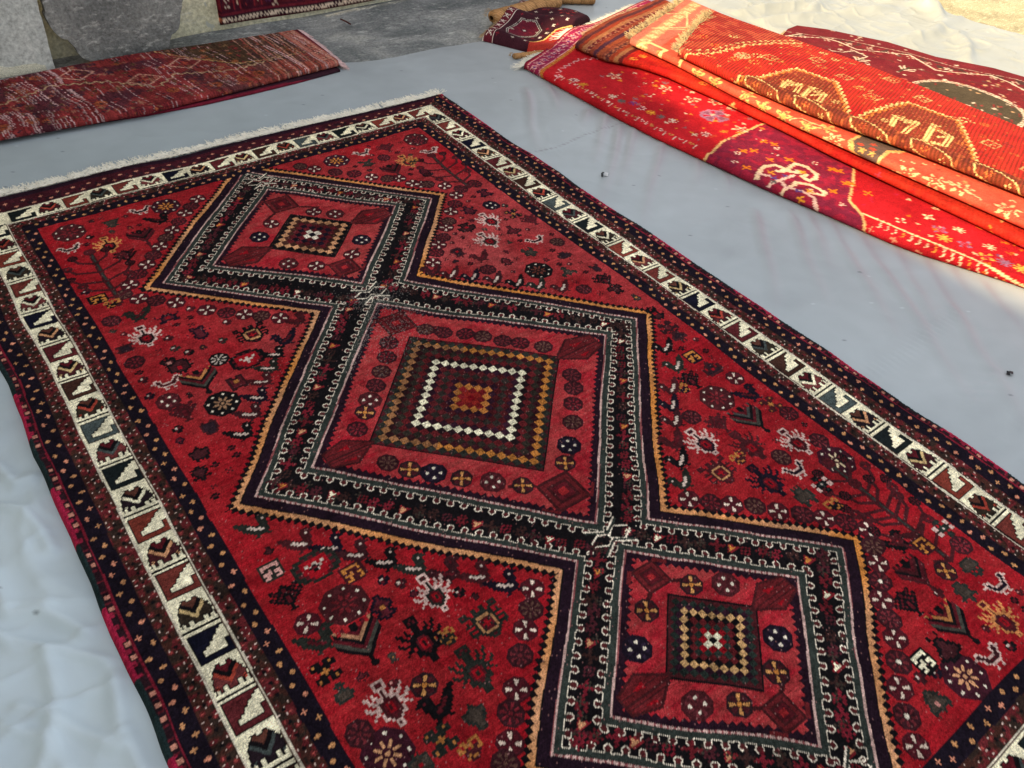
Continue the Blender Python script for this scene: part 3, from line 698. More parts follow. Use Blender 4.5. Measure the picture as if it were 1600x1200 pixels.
def slab_rug(root, part, R, pn, qn, qf, pend, p1, zb, zt, mat, mp, ns=420, dq=.003, zadd=None, zbf=None, droop=0.0):
    """a folded carpet: p runs along it, q across; qn/qf near and far edges as functions of p,
       pend(q) its end line, mp maps (p, q) to plan (u, v)"""
    r = (zt - zb) / 2 / U
    s = np.linspace(0, 1, ns) ** 1.0
    th = np.linspace(-math.pi / 2, math.pi / 2, 15)
    rows = []; cols = []
    width = np.median([qf(p) - qn(p) for p in np.linspace(pn, p1, 20)])
    nt = max(10, int(width / dq))
    tt = np.linspace(0, 1, nt)
    for si in s:
        p0 = pend(qn(pn)) * (1 - si) + p1 * si
        q0, q1 = qn(p0), qf(p0)
        qa = q0 + r * .9 - r * np.cos(th); za = (zb + zt) / 2 + r * U * np.sin(th); ca = q0 + r * .9 - (math.pi / 2 - th) * r
        qb = q0 + r * .9 + (q1 - q0 - 2 * r) * tt[1:]; zb_ = np.full(nt - 1, zt) - droop * tt[1:] ** 2; cb = qb
        zend = zt - droop; r2 = (zend - zb) / 2 / U
        th2 = th[::-1][1:]
        qc = q1 - r * 1.1 + r2 * np.cos(th2); zc = (zb + zend) / 2 + r2 * U * np.sin(th2); cc = q1 - r * 1.1 + (math.pi / 2 - th2) * r2
        q = np.r_[q0 + .11, qa, qb, qc]; z = np.r_[zb + .0005, za, zb_, zc]; c = np.r_[q0 - .08, ca, cb, cc]
        p = np.array([pend(x) for x in q]) * (1 - si) + p1 * si
        rows.append((p, q, z, c))
    P = np.array([x[0] for x in rows]); Q = np.array([x[1] for x in rows]); Z = np.array([x[2] for x in rows]); Cc = np.array([x[3] for x in rows])
    hgt = np.clip((Z - zb) / (zt - zb), 0, 1)
    if zadd is not None: Z = Z + hgt * zadd(P, Q)
    uu, vv = mp(P, Q); cu, cvv = mp(P, Cc)
    col = R.look(cu, cvv)
    P0 = P[:1]; uu = np.vstack([uu[:1], uu]); vv = np.vstack([vv[:1], vv]); Z = np.vstack([np.minimum(Z[:1], zb + .001), Z]); col = np.concatenate([col[:1] * .8, col], 0)
    h, w = Z.shape
    co = np.stack([uu * U, -vv * U, Z], -1).reshape(-1, 3)
    me = mesh_np(part, co, grid_faces(h, w), col.reshape(-1, 3))
    return link(part, me, mat, root)

def star(R, u, v, r, c, c2=None, n=8):
    w = R.win(u, v, r * 1.2)
    if w is None: return
    rr = np.hypot(w[1], w[2]); th = np.arctan2(w[2], w[1])
    k = r * (.62 + .36 * np.cos(n * th))
    R.put(w, rr < k, c)
    if c2 is not None: R.put(w, rr < k * .62, c2)
def zigline(R, pts, amp, step, wd, c):
    """stepped line"""
    out = []
    for (a, b), (c2, d) in zip(pts[:-1], pts[1:]):
        L = math.hypot(c2 - a, d - b); n = max(1, int(L / step)); nx, ny = -(d - b) / L, (c2 - a) / L
        for i in range(n):
            t = i / n; s = amp if i % 2 else -amp
            out.append((a + (c2 - a) * t + nx * s, b + (d - b) * t + ny * s))
    out.append(pts[-1]); R.line(out, wd, c)
ANIMAL = ["WWWWWWW......", "W.....W......", "W.WWW.WW.W...", "W...W..WWWW..", "WWWWW..WkkWWW", "......WWkWWkW", "WWW..WWkWW.WW", "W.WWWWkWW....", "W.WkkkWW.WWWW", "W..WWWW..W..W", "WW....WWWW.WW", ".WWWWWW..WWW."]

# ---------------------------------------------------------------- the stack on the right
def crimson_pattern():
    R = Raster(1.38, 2.45, -.60, 2.1, .0026, (.33, .012, .028)); g = np.random.default_rng(21)
    u, v = R.Ug, R.Vg
    n = smooth_noise(R.h, R.w, 60, g)[..., None]
    R.C[:] = np.array((.38, .010, .014)) * (1 - .3 * n)
    near = interp_v(v, R1N)
    T = u - near
    pr = (T > -.06)
    # purple-brown lozenge shapes cut by the fold
    for (a, b) in ((.545, 1.03), (1.75, 2.3)):
        wide = np.interp(T, [-.1, .02, .10, .3], [.0, .012, -.02, -.04])
        m = (v > a + wide) & (v < b - .10 + np.interp(T, [-.1, 0, .05, .09, .2, .3], [.11, .10, .06, .0, -.06, -.12]))
        R.fill(m, (.165, .012, .030))
        mm = m & (smooth_noise(R.h, R.w, 6, g) > .15); R.fill(mm, (.25, .012, .030))
        E = np.zeros_like(m); E[3:-3, 3:-3] = m[3:-3, 3:-3] ^ (m[:-6, 3:-3] & m[6:, 3:-3] & m[3:-3, :-6] & m[3:-3, 6:]); R.fill(E & m, (.62, .34, .13))
    # end bands
    ev = v - (np.interp(u, [1.4, 1.50, 1.775, 2.286, 2.5], [-.14, -.181, -.304, -.46, -.5]))
    R.fill(ev < .005, (.20, .010, .03)); R.fill((ev > .010) & (ev < .068), (.26, .015, .055)); 
    for k in range(26):
        t = 1.47 + k * .032; b = np.interp(t, [1.4, 1.50, 1.775, 2.286], [-.14, -.181, -.304, -.46])
        R.sprite(["W..W..W", ".WW.WW.", "..WpW..", ".WpppW.", "..WpW..", "WW.W.WW"], t, b + .038, .0042, {'W': (.60, .30, .26), 'p': (.12, .02, .12)}, k % 2 == 0)
    R.fill((ev > .008) & (ev < .012), (.60, .30, .26)); R.fill((ev > .066) & (ev < .070), (.62, .32, .28))
    R.fill((ev > .073) & (ev < .080), (.50, .20, .03)); R.fill((ev > .082) & (ev < .086), (.45, .16, .03))
    # hooks along the folded edge
    t = -.05
    i = 0
    while t < .52:
        q = float(np.interp(t, R1Nv, R1Nu))
        R.sprite([".WW", "W..", "WkW", ".W."], q + .025, t, .0042, {'W': [(.62, .40, .30), (.50, .2, .05)][i % 2], 'k': (.3, .01, .03)}); R.line([(q + .01, t + .022), (q + .032, t + .014)], .003, (.6, .38, .28))
        t += .036; i += 1
    zigline(R, [(1.53, -.045), (1.60, -.10), (1.70, -.13), (1.78, -.10), (1.84, -.05)], .007, .012, .0032, (.62, .32, .30))
    stars = [(1.576, -.008, 0), (1.58, .033, 1), (1.604, .143, 2), (1.607, .181, 3), (1.629, .209, 4), (1.627, .244, 0), (1.633, .282, 1), (1.637, .319, 3), (1.65, .356, 2), (1.668, .47, 0)]
    SC = [(.62, .42, .34), (.55, .22, .02), (.62, .42, .30), (.10, .08, .07), (.08, .035, .14)]
    for a, b, c in stars: star(R, a, b, .017, SC[c], (.20, .01, .03) if c in (0,) else None)
    rosette(R, 1.784, .397, .042, (.30, .12, .18), (.42, .012, .03), 'x'); 
    for a, b in ((1.807, .277), (1.794, .178), (1.71, .031), (1.86, .33), (1.78, .50)): star(R, a, b, .026, (.66, .40, .24), (.45, .02, .02), 5)
    for _ in range(170):
        a = g.uniform(1.62, 2.0); b = g.uniform(.0, .56)
        star(R, a, b, g.uniform(.004, .012), [(.55, .16, .02), (.25, .10, .10), (.62, .40, .26), (.5, .05, .02)][g.integers(4)], None, 4)
    # lozenge contents
    for a, b in ((1.683, .598), (1.711, .614), (1.783, .589), (1.795, .616), (1.709, .673), (1.824, .796), (1.833, .812), (1.726, .874), (1.791, .865), (1.804, .873), (1.616, .67), (1.76, .70), (1.80, .93)):
        star(R, a, b, .016, (.60, .14, .01), None, 4)
    for a, b in ((1.78, .576), (1.782, .636), (1.749, .659), (1.613, .632), (1.81, .75), (1.66, .60), (1.69, .93)):
        star(R, a, b, .011, (.66, .46, .34), (.3, .02, .03), 6)
    for _ in range(60):
        a = g.uniform(1.6, 1.9); b = g.uniform(.56, 1.0); R.line([(a, b), (a + g.uniform(-.01, .02), b + g.uniform(-.03, .03))], .0028, (.34, .012, .03))
    # large cream scroll ornament
    CR = (.60, .40, .25)
    for pl in ([(1.640, .700), (1.664, .691), (1.697, .699), (1.706, .722), (1.690, .735), (1.675, .725)], [(1.70, .742), (1.722, .730), (1.757, .723), (1.770, .750), (1.762, .791), (1.74, .806), (1.712, .805), (1.715, .780), (1.735, .782)],
               [(1.706, .745), (1.722, .762), (1.73, .752)], [(1.655, .80), (1.675, .793), (1.70, .825), (1.702, .867), (1.684, .874), (1.666, .85), (1.68, .838)], [(1.60, .72), (1.64, .700)], [(1.60, .80), (1.655, .80)]):
        R.line(pl, .012, CR)
    for pl in ([(1.617, .708), (1.637, .735), (1.640, .775), (1.625, .80)], [(1.633, .80), (1.65, .83), (1.652, .87), (1.62, .90)], [(1.60, .76), (1.70, .765)]):
        R.line(pl, .010, (.60, .36, .28))
    for a, b, c in ((1.655, .722, 1), (1.638, .745, 4), (1.735, .765, 1), (1.675, .755, 4), (1.67, .842, 1), (1.645, .825, 4), (1.62, .76, 3), (1.62, .85, 1)):
        star(R, a, b, .013, SC[c], None, 4)
    # border line with ticks to the right
    L1 = [(1.700, .985), (1.712, 1.05), (1.72, 1.11), (1.745, 1.246), (1.765, 1.382), (1.80, 1.6), (1.86, 2.0)]
    R.line(L1, .0065, (.66, .44, .22))
    for k in range(48):
        b = 1.04 + k * .020; a = np.interp(b, [q[1] for q in L1], [q[0] for q in L1])
        R.line([(a - .010, b), (a - .030, b + .010), (a - .036, b + .004)], .0035, [(.66, .42, .25), (.60, .2, .03)][k % 4 == 3])
        if k % 3 == 0: star(R, a - .052, b, .010, (.55, .18, .10), None, 4)
    for i, (a, b) in enumerate([(1.754, 1.06), (1.773, 1.170), (1.790, 1.215), (1.833, 1.256), (1.785, 1.275), (1.800, 1.312), (1.83, 1.09), (1.81, 1.348), (1.80, 1.14), (1.84, 1.17)]):
        star(R, a, b, .021 if i % 3 else .016, [(.66, .46, .26), (.62, .30, .05), (.25, .10, .16)][i % 3], (.40, .02, .03) if i % 2 == 0 else None, 8 if i % 2 else 4)
    for _ in range(70):
        a = g.uniform(1.73, 1.92); b = g.uniform(1.0, 2.0); star(R, a, b, g.uniform(.004, .010), [(.62, .36, .2), (.55, .12, .01), (.2, .05, .1)][g.integers(3)], None, 4)
    R.finish(.10, .09, 6); return R
R1Nv = [-.5, -.224, -.018, .192, .389, .557, .766, .945, 1.116, 1.192, 1.386, 1.7, 2.2]
R1Nu = [1.52, 1.527, 1.533, 1.540, 1.553, 1.575, 1.602, 1.638, 1.668, 1.690, 1.770, 1.87, 2.02]
R1N = (R1Nv, R1Nu)
def interp_v(v, T): return np.interp(v, T[0], T[1])

def plain_rug_pattern(u0, u1, v0, v1, base, base2, accents, g, n=240, k=.003, sz=(.006, .018)):
    R = Raster(u0, u1, v0, v1, k, base)
    t = np.clip(.5 + .6 * smooth_noise(R.h, R.w, 26, g) + .3 * smooth_noise(R.h, R.w, 7, g), 0, 1)[..., None]
    R.C[:] = np.array(base) * (1 - t) + np.array(base2) * t
    for _ in range(n):
        a, b = g.uniform(u0, u1), g.uniform(v0, v1); c = accents[g.integers(len(accents))]; q = g.integers(4); r = g.uniform(*sz)
        if q == 0: star(R, a, b, r, c, None, 4)
        elif q == 1: star(R, a, b, r, c, base, 8)
        elif q == 2: R.line([(a, b), (a + r, b + r * g.uniform(-1, 1))], .0035, c)
        else: rosette(R, a, b, r * .8, c, base2, 'd')
    return R

def ridged_pattern():
    g = np.random.default_rng(31)
    OR = (.62, .15, .035); GD = (.68, .46, .17); RD = (.40, .012, .012); BR = (.23, .030, .016)
    R = plain_rug_pattern(1.68, 2.50, -.12, 2.1, RD, (.46, .024, .014), [(.50, .08, .02), GD, (.30, .02, .02), (.55, .10, .02)], g, 240)
    for _ in range(1100):
        star(R, g.uniform(1.75, 2.45), g.uniform(0, 2.0), g.uniform(.004, .009), [(.52, .12, .03), (.30, .02, .015), (.56, .30, .10), (.22, .03, .02), (.50, .07, .02)][g.integers(5)], None, 4)
    for q in range(26):
        a, b = 1.98 + .36 * ((q * 11) % 26) / 26, .12 + q * .07; R.line([(a - .02, b - .02), (a + .02, b - .02), (a + .02, b + .02), (a - .02, b + .02), (a - .02, b - .02)], .0045, (.56, .28, .10)); star(R, a, b, .012, (.58, .34, .12), RD, 4)
    u, v = R.Ug, R.Vg
    near = np.interp(v, CNv, CNu)
    zig1 = np.interp(u, [1.80, 1.87, 1.953, 2.10, 2.224, 2.33], [.10, .165, .216, .221, .237, .26])
    R.fill(v < zig1, (.32, .025, .018))
    R.fill((v < zig1) & (smooth_noise(R.h, R.w, 7, g) > .1), (.42, .06, .03))
    zigline(R, [(1.84, .150), (1.876, .185), (1.953, .216), (2.10, .221), (2.224, .237), (2.33, .26)], .007, .013, .0065, GD)
    for a in np.arange(1.87, 2.32, .026): 
        b = np.interp(a, [1.80, 1.87, 1.953, 2.10, 2.224, 2.33], [.10, .165, .216, .221, .237, .26]); R.sprite(["WW.", ".WW", "W.."], a, b - .024, .0050, {'W': GD})
    for (o, s) in ((0.0, 1), (.535, 1)):      # two brown lozenges with animals
        pl = [(1.80, .375 + o), (1.882, .378 + o), (1.924, .415 + o), (2.03, .425 + o), (2.080, .430 + o), (2.105, .560 + o), (1.99, .685 + o), (1.93, .735 + o), (1.84, .74 + o), (1.78, .6 + o)]
        if o: pl = [(1.90, .745), (2.027, .740), (2.196, .748), (2.225, .894), (2.08, 1.02), (1.991, 1.088), (1.93, 1.10), (1.88, .95)]
        R.poly(pl, BR)
        w = R.win(np.mean([q[0] for q in pl]), np.mean([q[1] for q in pl]), .3)
        sub = R.C[w[0]]; mk = (np.abs(sub - np.array(BR)).sum(-1) < 1e-6) & (g.random(sub.shape[:2]) < .10); sub[mk] = (.42, .13, .04)
        zigline(R, pl[:-2] if not o else pl[:-1], .0055, .012, .0070, GD)
        inn = [(q[0] * .93 + .07 * (1.95 + .1 * bool(o)), q[1] * .93 + .07 * (.55 + (.37 if o else 0))) for q in pl]
        zigline(R, inn[:-2], .005, .012, .0060, (.60, .16, .03))
        ca, cb = (1.945, .550) if not o else (2.04, .885)
        for hk in ((((1.925, .502), (1.968, .480), (1.990, .518), (1.905, .560), (1.885, .548)), ((1.905, .580), (1.990, .553), (1.997, .600), (1.945, .622), (1.930, .604))) if not o else
                   (((2.000, .825), (2.048, .800), (2.083, .850), (1.975, .872), (1.965, .850)), ((1.985, .935), (2.102, .886), (2.090, .950), (2.025, .972), (2.010, .945)))):
            R.line(list(hk), .0165, GD); R.line(list(hk[1:4]), .0045, (.30, .03, .02)); R.line([(hk[1][0] + .012, hk[1][1] - .012), (hk[1][0] + .020, hk[1][1] + .010)], .008, GD)
            R.line([(hk[2][0], hk[2][1]), (hk[2][0] - .035, hk[2][1] - .018)], .010, GD)
        for a, b in ((-.03, -.09), (.03, -.08), (-.045, .10), (.06, .02), (-.06, .04), (.04, .1)): star(R, ca + a, cb + b, .014, [GD, OR][g.integers(2)], BR, 6)
    R.fill((u - near < .045) & (v > .40), (.17, .028, .016)); R.fill((u - near < .045) & (v > .40) & (smooth_noise(R.h, R.w, 4, g) > .3), (.34, .07, .025))
    for b0 in (.46, .63, .80, .97, 1.14, 1.31, 1.48, 1.65):        # leaf shapes on the rolled edge
        q = np.interp(b0, CNv, CNu)
        pts = [(q + .020, b0 - .072), (q + .034, b0 - .05), (q + .030, b0 + .0), (q + .014, b0 + .05), (q - .012, b0 + .075), (q - .028, b0 + .03), (q - .010, b0 - .05), (q + .020, b0 - .072)]
        R.poly(pts[:-1], (.20, .034, .016)); R.line(pts, .0045, GD); star(R, q + .006, b0 - .02, .013, OR, BR, 6); star(R, q - .004, b0 + .035, .010, GD, BR, 5)
    for a, b in ((2.05, .30), (2.08, .36), (2.0, .33), (2.2, .33), (2.18, .45), (2.23, .58), (2.14, .62), (2.1, .68), (2.28, .75), (1.97, .28), (2.25, .9), (2.12, .14), (2.02, .10), (2.0, .17)):
        star(R, a, b, .020, [GD, (.62, .25, .06), OR][g.integers(3)], RD, 8)
    rosette(R, 2.01, .275, .026, (.60, .32, .14), RD, 'x')
    R.finish(.07, .06, 8)
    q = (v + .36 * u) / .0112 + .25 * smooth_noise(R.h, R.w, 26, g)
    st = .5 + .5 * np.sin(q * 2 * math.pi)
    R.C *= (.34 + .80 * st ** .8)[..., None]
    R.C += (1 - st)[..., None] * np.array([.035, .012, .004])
    return R
CNv = [-.2, .115, .352, .581, .725, .963, 1.223, 1.6, 2.2]
CNu = [1.868, 1.872, 1.872, 1.890, 1.912, 1.960, 1.995, 2.06, 2.18]

def salmon_pattern():
    g = np.random.default_rng(41); SAL = (.50, .062, .034); GD = (.68, .44, .20)
    R = plain_rug_pattern(1.7, 2.5, -.4, 2.1, SAL, (.54, .085, .045), [(.60, .22, .08), (.42, .04, .02), GD, (.30, .05, .03)], g, 420, .0026, (.004, .012))
    v = R.Vg; ev = v - np.interp(R.Ug, [1.7, 1.865, 2.315, 2.5], [.03, -.074, -.265, -.34])
    R.fill(ev < .12, (.44, .12, .075)); R.fill((ev > .03) & (ev < .075), (.50, .22, .10))
    near = 1.884
    for t in np.arange(1.72, 2.45, .045):
        b = np.interp(t, [1.7, 1.865, 2.315, 2.5], [.03, -.074, -.265, -.34])
        R.sprite(["WWW.W", "W.WWW", "WW..W", ".WWWW", "W.W.W"], t, b + .055, .0062, {'W': GD})
    for pl in ([(1.80, -.02), (1.80, .04), (1.84, .06), (1.90, .06), (1.90, -.01), (1.85, -.04)], [(1.83, .09), (1.83, .14), (1.87, .15), (1.91, .13)]): R.line(pl, .011, (.70, .50, .20))
    R.line([(2.0, -.11), (2.12, -.06), (2.18, -.12), (2.22, -.16), (2.15, -.19)], .006, GD); R.line([(2.02, -.09), (2.14, -.03), (2.2, -.1)], .004, GD)
    for a, b in ((1.863, .230), (1.86, .305), (1.868, .430), (1.856, .498), (1.861, .572), (1.865, .655), (1.90, .700), (1.86, 1.14)):
        star(R, a, b, .030, (.64, .38, .12), (.20, .10, .05), 5); star(R, a, b, .014, (.55, .30, .08), None, 4)
    R.line([(1.86, .60), (1.885, .62), (1.89, .66), (1.90, .69)], .004, GD)
    M = [(1.95, .775), (1.90, .780), (1.862, .81), (1.848, .856), (1.860, .886), (1.90, .885), (1.935, .875), (1.97, .90)]
    R.poly(M + [(2.02, .85)], (.11, .065, .05)); R.line(M, .009, (.64, .33, .10)); R.line([(a - .012, b) for a, b in M], .004, (.64, .40, .16))
    for a, b in ((1.88, .83), (1.905, .845), (1.90, .81), (1.885, .858), (1.93, .83)): star(R, a, b, .012, [(.6, .3, .08), (.5, .06, .03)][g.integers(2)], None, 5)
    for a, b in ((1.865, .745), (1.875, .97), (1.900, 1.04), (1.925, 1.10), (1.93, 1.22)): star(R, a, b, .034, (.66, .44, .20), SAL, 7)
    R.line([(1.93, 1.06), (1.915, 1.16)], .005, GD)
    for b in np.arange(.93, 1.0, .02): R.sprite(["WW", "W.", "WW"], 1.915 + (b - .93), b, .004, {'W': GD})
    R.finish(.10, .06, 6); return R

def orange_pattern():
    g = np.random.default_rng(51)
    R = plain_rug_pattern(1.6, 2.5, -.5, 2.1, (.33, .010, .008), (.41, .024, .011), [(.60, .20, .03), (.22, .02, .02), (.62, .30, .10), (.40, .03, .05)], g, 260)
    u, v = R.Ug, R.Vg
    e = v - np.interp(u, [1.6, 1.824, 2.178, 2.5], [-.16, -.249, -.354, -.45])
    R.fill(e < .22, (.25, .035, .022)); st = np.floor(e / .017).astype(int)
    for i, c in enumerate([(.30, .06, .03), (.12, .03, .03), (.36, .05, .02), (.45, .17, .07), (.18, .02, .02), (.33, .06, .03), (.10, .03, .05), (.40, .08, .03)]): R.fill((e < .22) & (st % 8 == i), c)
    for t in np.arange(1.65, 2.4, .03):
        b = np.interp(t, [1.6, 1.824, 2.178, 2.5], [-.16, -.249, -.354, -.45]); R.sprite(["W.W", ".W.", "W.W"], t, b + .075, .006, {'W': (.55, .22, .12)}); R.sprite(["W.W", ".W.", "W.W"], t, b + .16, .007, {'W': (.50, .16, .08)})
    R.C[e < .22] *= .62  # end bands dulled, with shade painted into their colour
    R.finish(.12, .10, 5)
    R.C *= (.85 + .3 * np.sin((v + .5 * u) / .012 * 2 * math.pi) * .5 + .08)[..., None]
    return R

def dark_pattern():
    g = np.random.default_rng(61); WH = (.60, .44, .30)
    R = plain_rug_pattern(2.25, 3.2, -.05, 2.1, (.13, .010, .014), (.16, .016, .016), [(.25, .03, .02), (.05, .03, .02), (.30, .02, .02), (.07, .04, .03), (.34, .06, .04)], g, 700, .0028, (.004, .013))
    u, v = R.Ug, R.Vg; far = np.interp(v, DFv, DFu); T = far - u
    R.fill(T < .035, (.055, .022, .016)); R.fill((T > .16) & (T < .165), (.10, .03, .02))
    zg = .085 + .035 * np.clip(np.abs(((v / .26) % 1) - .5) * 4 - 1, -1, 1)
    R.fill(T < zg, (.14, .014, .016)); R.fill((T < zg) & (T > .04) & (smooth_noise(R.h, R.w, 6, g) > .3), (.06, .025, .018)); R.fill(np.abs(T - zg) < .0036, WH); R.fill((T > .033) & (T < .037), (.40, .26, .18))
    for b in np.arange(.08, 2.0, .065):
        q = np.interp(b, DFv, DFu); star(R, q - .075, b, .014, WH, (.2, .02, .02), 4)
        if int(b * 100) % 2: star(R, q - .15, b + .02, .010, WH, None, 5)
    for b0 in (.615, 1.20):
        c = 2.575; m = ((np.abs(u - c + .02) / .19) ** 2.6 + (np.abs(v - b0 - .12) / .185) ** 2.6) < 1
        R.fill(m, (.070, .050, .028)); E = ((np.abs(u - c + .02) / .19) ** 2.6 + (np.abs(v - b0 - .12) / .185) ** 2.6); R.fill((E > .93) & (E < 1.14), WH); R.fill((E > .99) & (E < 1.08) & (((v + u) / .012) % 1 > .4), (.15, .03, .02))
        for _ in range(30):
            a, b = c + g.uniform(-.12, .12), b0 + .12 + g.uniform(-.17, .17); R.line([(a, b), (a + .018, b - .012)], .005, (.22, .02, .02))
        for a, b in ((.03, .03), (.03, .13), (-.04, .07)): R.sprite(["..W..", ".W.W.", ".W.W.", "WWWWW"], c + a - .02, b0 + b, .005, {'W': WH})
    for k in range(260):
        a, b = g.uniform(2.4, 2.95), g.uniform(.05, 1.6); star(R, a, b, g.uniform(.005, .010), [WH, (.30, .03, .03), (.45, .25, .12)][k % 3], None, 4)
    for a, b in ((2.675, .46), (2.60, .325), (2.66, .93), (2.75, 1.05)):
        for sg in (-1, 1):
            R.line([(a, b), (a + .03, b + .022 * sg)], .006, WH); R.line([(a - .012, b), (a + .012, b + .028 * sg)], .006, WH)
        R.line([(a - .04, b), (a + .03, b)], .007, (.05, .04, .02))
    R.poly([(2.62, .25), (2.66, .26), (2.655, .32), (2.62, .315)], (.1, .02, .02)); R.line([(2.61, .25), (2.66, .26), (2.655, .32), (2.605, .32)], .006, WH); R.line([(2.58, .22), (2.61, .25)], .005, WH)
    R.line([(2.30, -.05), (2.46, .03), (2.62, .06)], .004, WH)
    R.finish(.10, .07, 6); return R
DFv = [-.1, .008, .175, .373, .545, .711, 1.0, 1.5, 2.2]
DFu = [2.58, 2.61, 2.755, 2.860, 2.895, 2.99, 3.06, 3.16, 3.3]

mpR = lambda p, q: (q, p)
def lin(pts):
    x = [a for a, b in pts]; y = [b for a, b in pts]
    return lambda t: float(np.interp(t, x, y)) if np.ndim(t) == 0 else np.interp(t, x, y)
def bumps(seed, amp, size=.22):
    g = np.random.default_rng(seed); k = g.uniform(-1, 1, (8, 2)) * 2 * math.pi / size / 2; ph = g.uniform(0, 6.28, 8)
    return lambda P, Q: amp * sum(np.sin(P * k[i, 0] + Q * k[i, 1] + ph[i]) for i in range(8)) / 3.0

def build_stack():
    g = np.random.default_rng(77)
    # 1 crimson
    rt = empty("folded_carpet", W(1.95, .8, 0), "crimson folded carpet with a big cream scroll motif, lowest one in the heap", "folded carpet")
    R = crimson_pattern(); e1 = lin([(1.3, -.12), (1.502, -.190), (1.775, -.304), (2.286, -.46), (2.6, -.52)])
    hump = lambda P, Q: .003 * np.sin(P * 9 + Q * 5) + bumps(3, .0022, .3)(P, Q) + .030 * np.exp(-((Q - 1.83) / .10) ** 2 - ((P + .32) / .10) ** 2)
    slab_rug(rt, "body", R, -.224, lambda p: interp_v(p, R1N), lambda p: 2.34, e1, 2.05, .002, .037, M_PILE, mpR, 560, .0035, hump)
    pts = [(q, e1(q)) for q in np.linspace(1.515, 2.28, 40)]
    zz = [.022 + .030 * math.exp(-((q - 1.83) / .10) ** 2 - ((e1(q) + .32) / .10) ** 2) for q, _ in pts]
    nrm = np.array([-.42, -.90]); 
    fringe_along("fringe", [(a * U, -b * U, z) for (a, b), z in zip(pts, zz)], (-.42, .86, .05), 230, .058, .0012, M_FRINGE, rt, g, tuft=5, spread=.4, zfun=lambda x, y: np.full_like(x, .012))
    # 2 orange
    rt = empty("folded_carpet", W(2.05, .8, .04), "orange-red folded carpet with striped brown end, between the crimson and salmon carpets", "folded carpet")
    e2 = lin([(1.5, -.10), (1.70, -.175), (1.824, -.249), (2.178, -.354), (2.6, -.47)])
    Xn = lin([(-.3, 1.735), (-.162, 1.736), (-.055, 1.750), (.082, 1.812), (.181, 1.838), (.386, 1.853), (.624, 1.864), (.8, 1.862), (1.096, 1.876), (1.315, 1.885), (1.6, 1.93), (2.2, 2.05)])
    slab_rug(rt, "body", orange_pattern(), -.2, Xn, lambda p: 2.33, e2, 2.05, .046, .078, M_PILE, mpR, 520, .004, lambda P, Q: bumps(8, .0016, .3)(P, Q) + .014 * np.exp(-((Q - 2.0) / .12) ** 2 - ((P + .25) / .10) ** 2) - .006 * np.exp(-((Q - 1.74) / .05) ** 2) * (P < 0))
    pts = [(q, e2(q)) for q in np.linspace(1.80, 2.16, 30)]
    fringe_along("fringe", [(a * U, -b * U, .075 + .012 * math.exp(-((a - 2.0) / .12) ** 2)) for a, b in pts], (-.4, .8, .12), 60, .02, .0008, M_FRINGE_B, rt, g, tuft=4, spread=.5)
    # 3 salmon
    rt = empty("folded_carpet", W(2.1, .8, .08), "salmon folded carpet with gold stars, lying right under the ridged red carpet", "folded carpet")
    e3 = lin([(1.6, .08), (1.83, -.03), (1.865, -.074), (2.315, -.265), (2.6, -.40)])
    Sn = lin([(-.1, 1.862), (0, 1.872), (.125, 1.876), (.371, 1.862), (.616, 1.863), (.879, 1.880), (1.283, 1.914), (1.6, 1.99), (2.2, 2.12)])
    slab_rug(rt, "body", salmon_pattern(), -.03, Sn, lambda p: 2.345, e3, 2.05, .087, .120, M_PILE, mpR, 520, .004, lambda P, Q: bumps(9, .0016, .3)(P, Q))
    pts = [(q, e3(q)) for q in np.linspace(1.868, 2.33, 30)]
    fringe_along("fringe", [(a * U, -b * U, .117) for a, b in pts], (-.36, .8, .30), 130, .042, .0014, M_FRINGE_Y, rt, g, tuft=5, spread=.6)
    # 4 ridged
    rt = empty("folded_carpet", W(2.2, .8, .12), "bright red ridged carpet with two golden animal figures, on top of the heap", "folded carpet")
    e4 = lin([(1.6, .28), (1.826, .160), (1.869, .137), (2.194, -.046), (2.5, -.2)])
    Cn = lin(list(zip(CNv, CNu)))
    Cf = lin([(-.2, 2.26), (-.073, 2.27), (.042, 2.30), (.217, 2.318), (.42, 2.35), (.645, 2.385), (.861, 2.395), (1.2, 2.40), (2.2, 2.42)])
    def ridges(P, Q):
        return bumps(10, .0022, .35)(P, Q) + .0013 * np.sin((P + .36 * Q) / .0112 * 2 * math.pi) + .012 * np.exp(-((Q - 2.10) / .12) ** 2) * np.exp(-((P - .3) / .5) ** 2)
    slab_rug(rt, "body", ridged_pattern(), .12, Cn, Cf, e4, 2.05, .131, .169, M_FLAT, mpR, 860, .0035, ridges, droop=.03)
    pts = [(q, e4(q)) for q in np.linspace(1.86, 2.26, 30)]
    fringe_along("fringe", [(a * U, -b * U, .158 - .02 * max(0, (a - 2.1) / .2)) for a, b in pts], (-.34, .75, .35), 150, .046, .0014, M_FRINGE_Y, rt, g, tuft=5, spread=.8)
    # 5 dark red behind
    rt = empty("folded_carpet", W(2.65, .8, .0), "dark red and green carpet lying flat behind the heap", "folded carpet")
    Df = lin(list(zip(DFv, DFu)))
    slab_rug(rt, "body", dark_pattern(), .01, lambda p: 2.30, Df, lin([(2.2, .10), (2.44, .08), (2.61, .0), (3.0, -.05)]), 2.05, .002, .026, M_PILE, mpR, 480, .004, bumps(12, .004, .5))
    fringe_along("fringe", [(2.44 * U, -.082 * U, .012), (2.60 * U, -.004 * U, .012)], (-.5, .8, .0), 50, .02, .0009, M_FRINGE_Y, rt, g, tuft=4)
    # dark folded carpet at the far end
    rt = empty("folded_carpet", W(1.72, -.45, 0), "crumpled dark navy carpet with a white hooked hexagon at the heap's far end", "folded carpet")
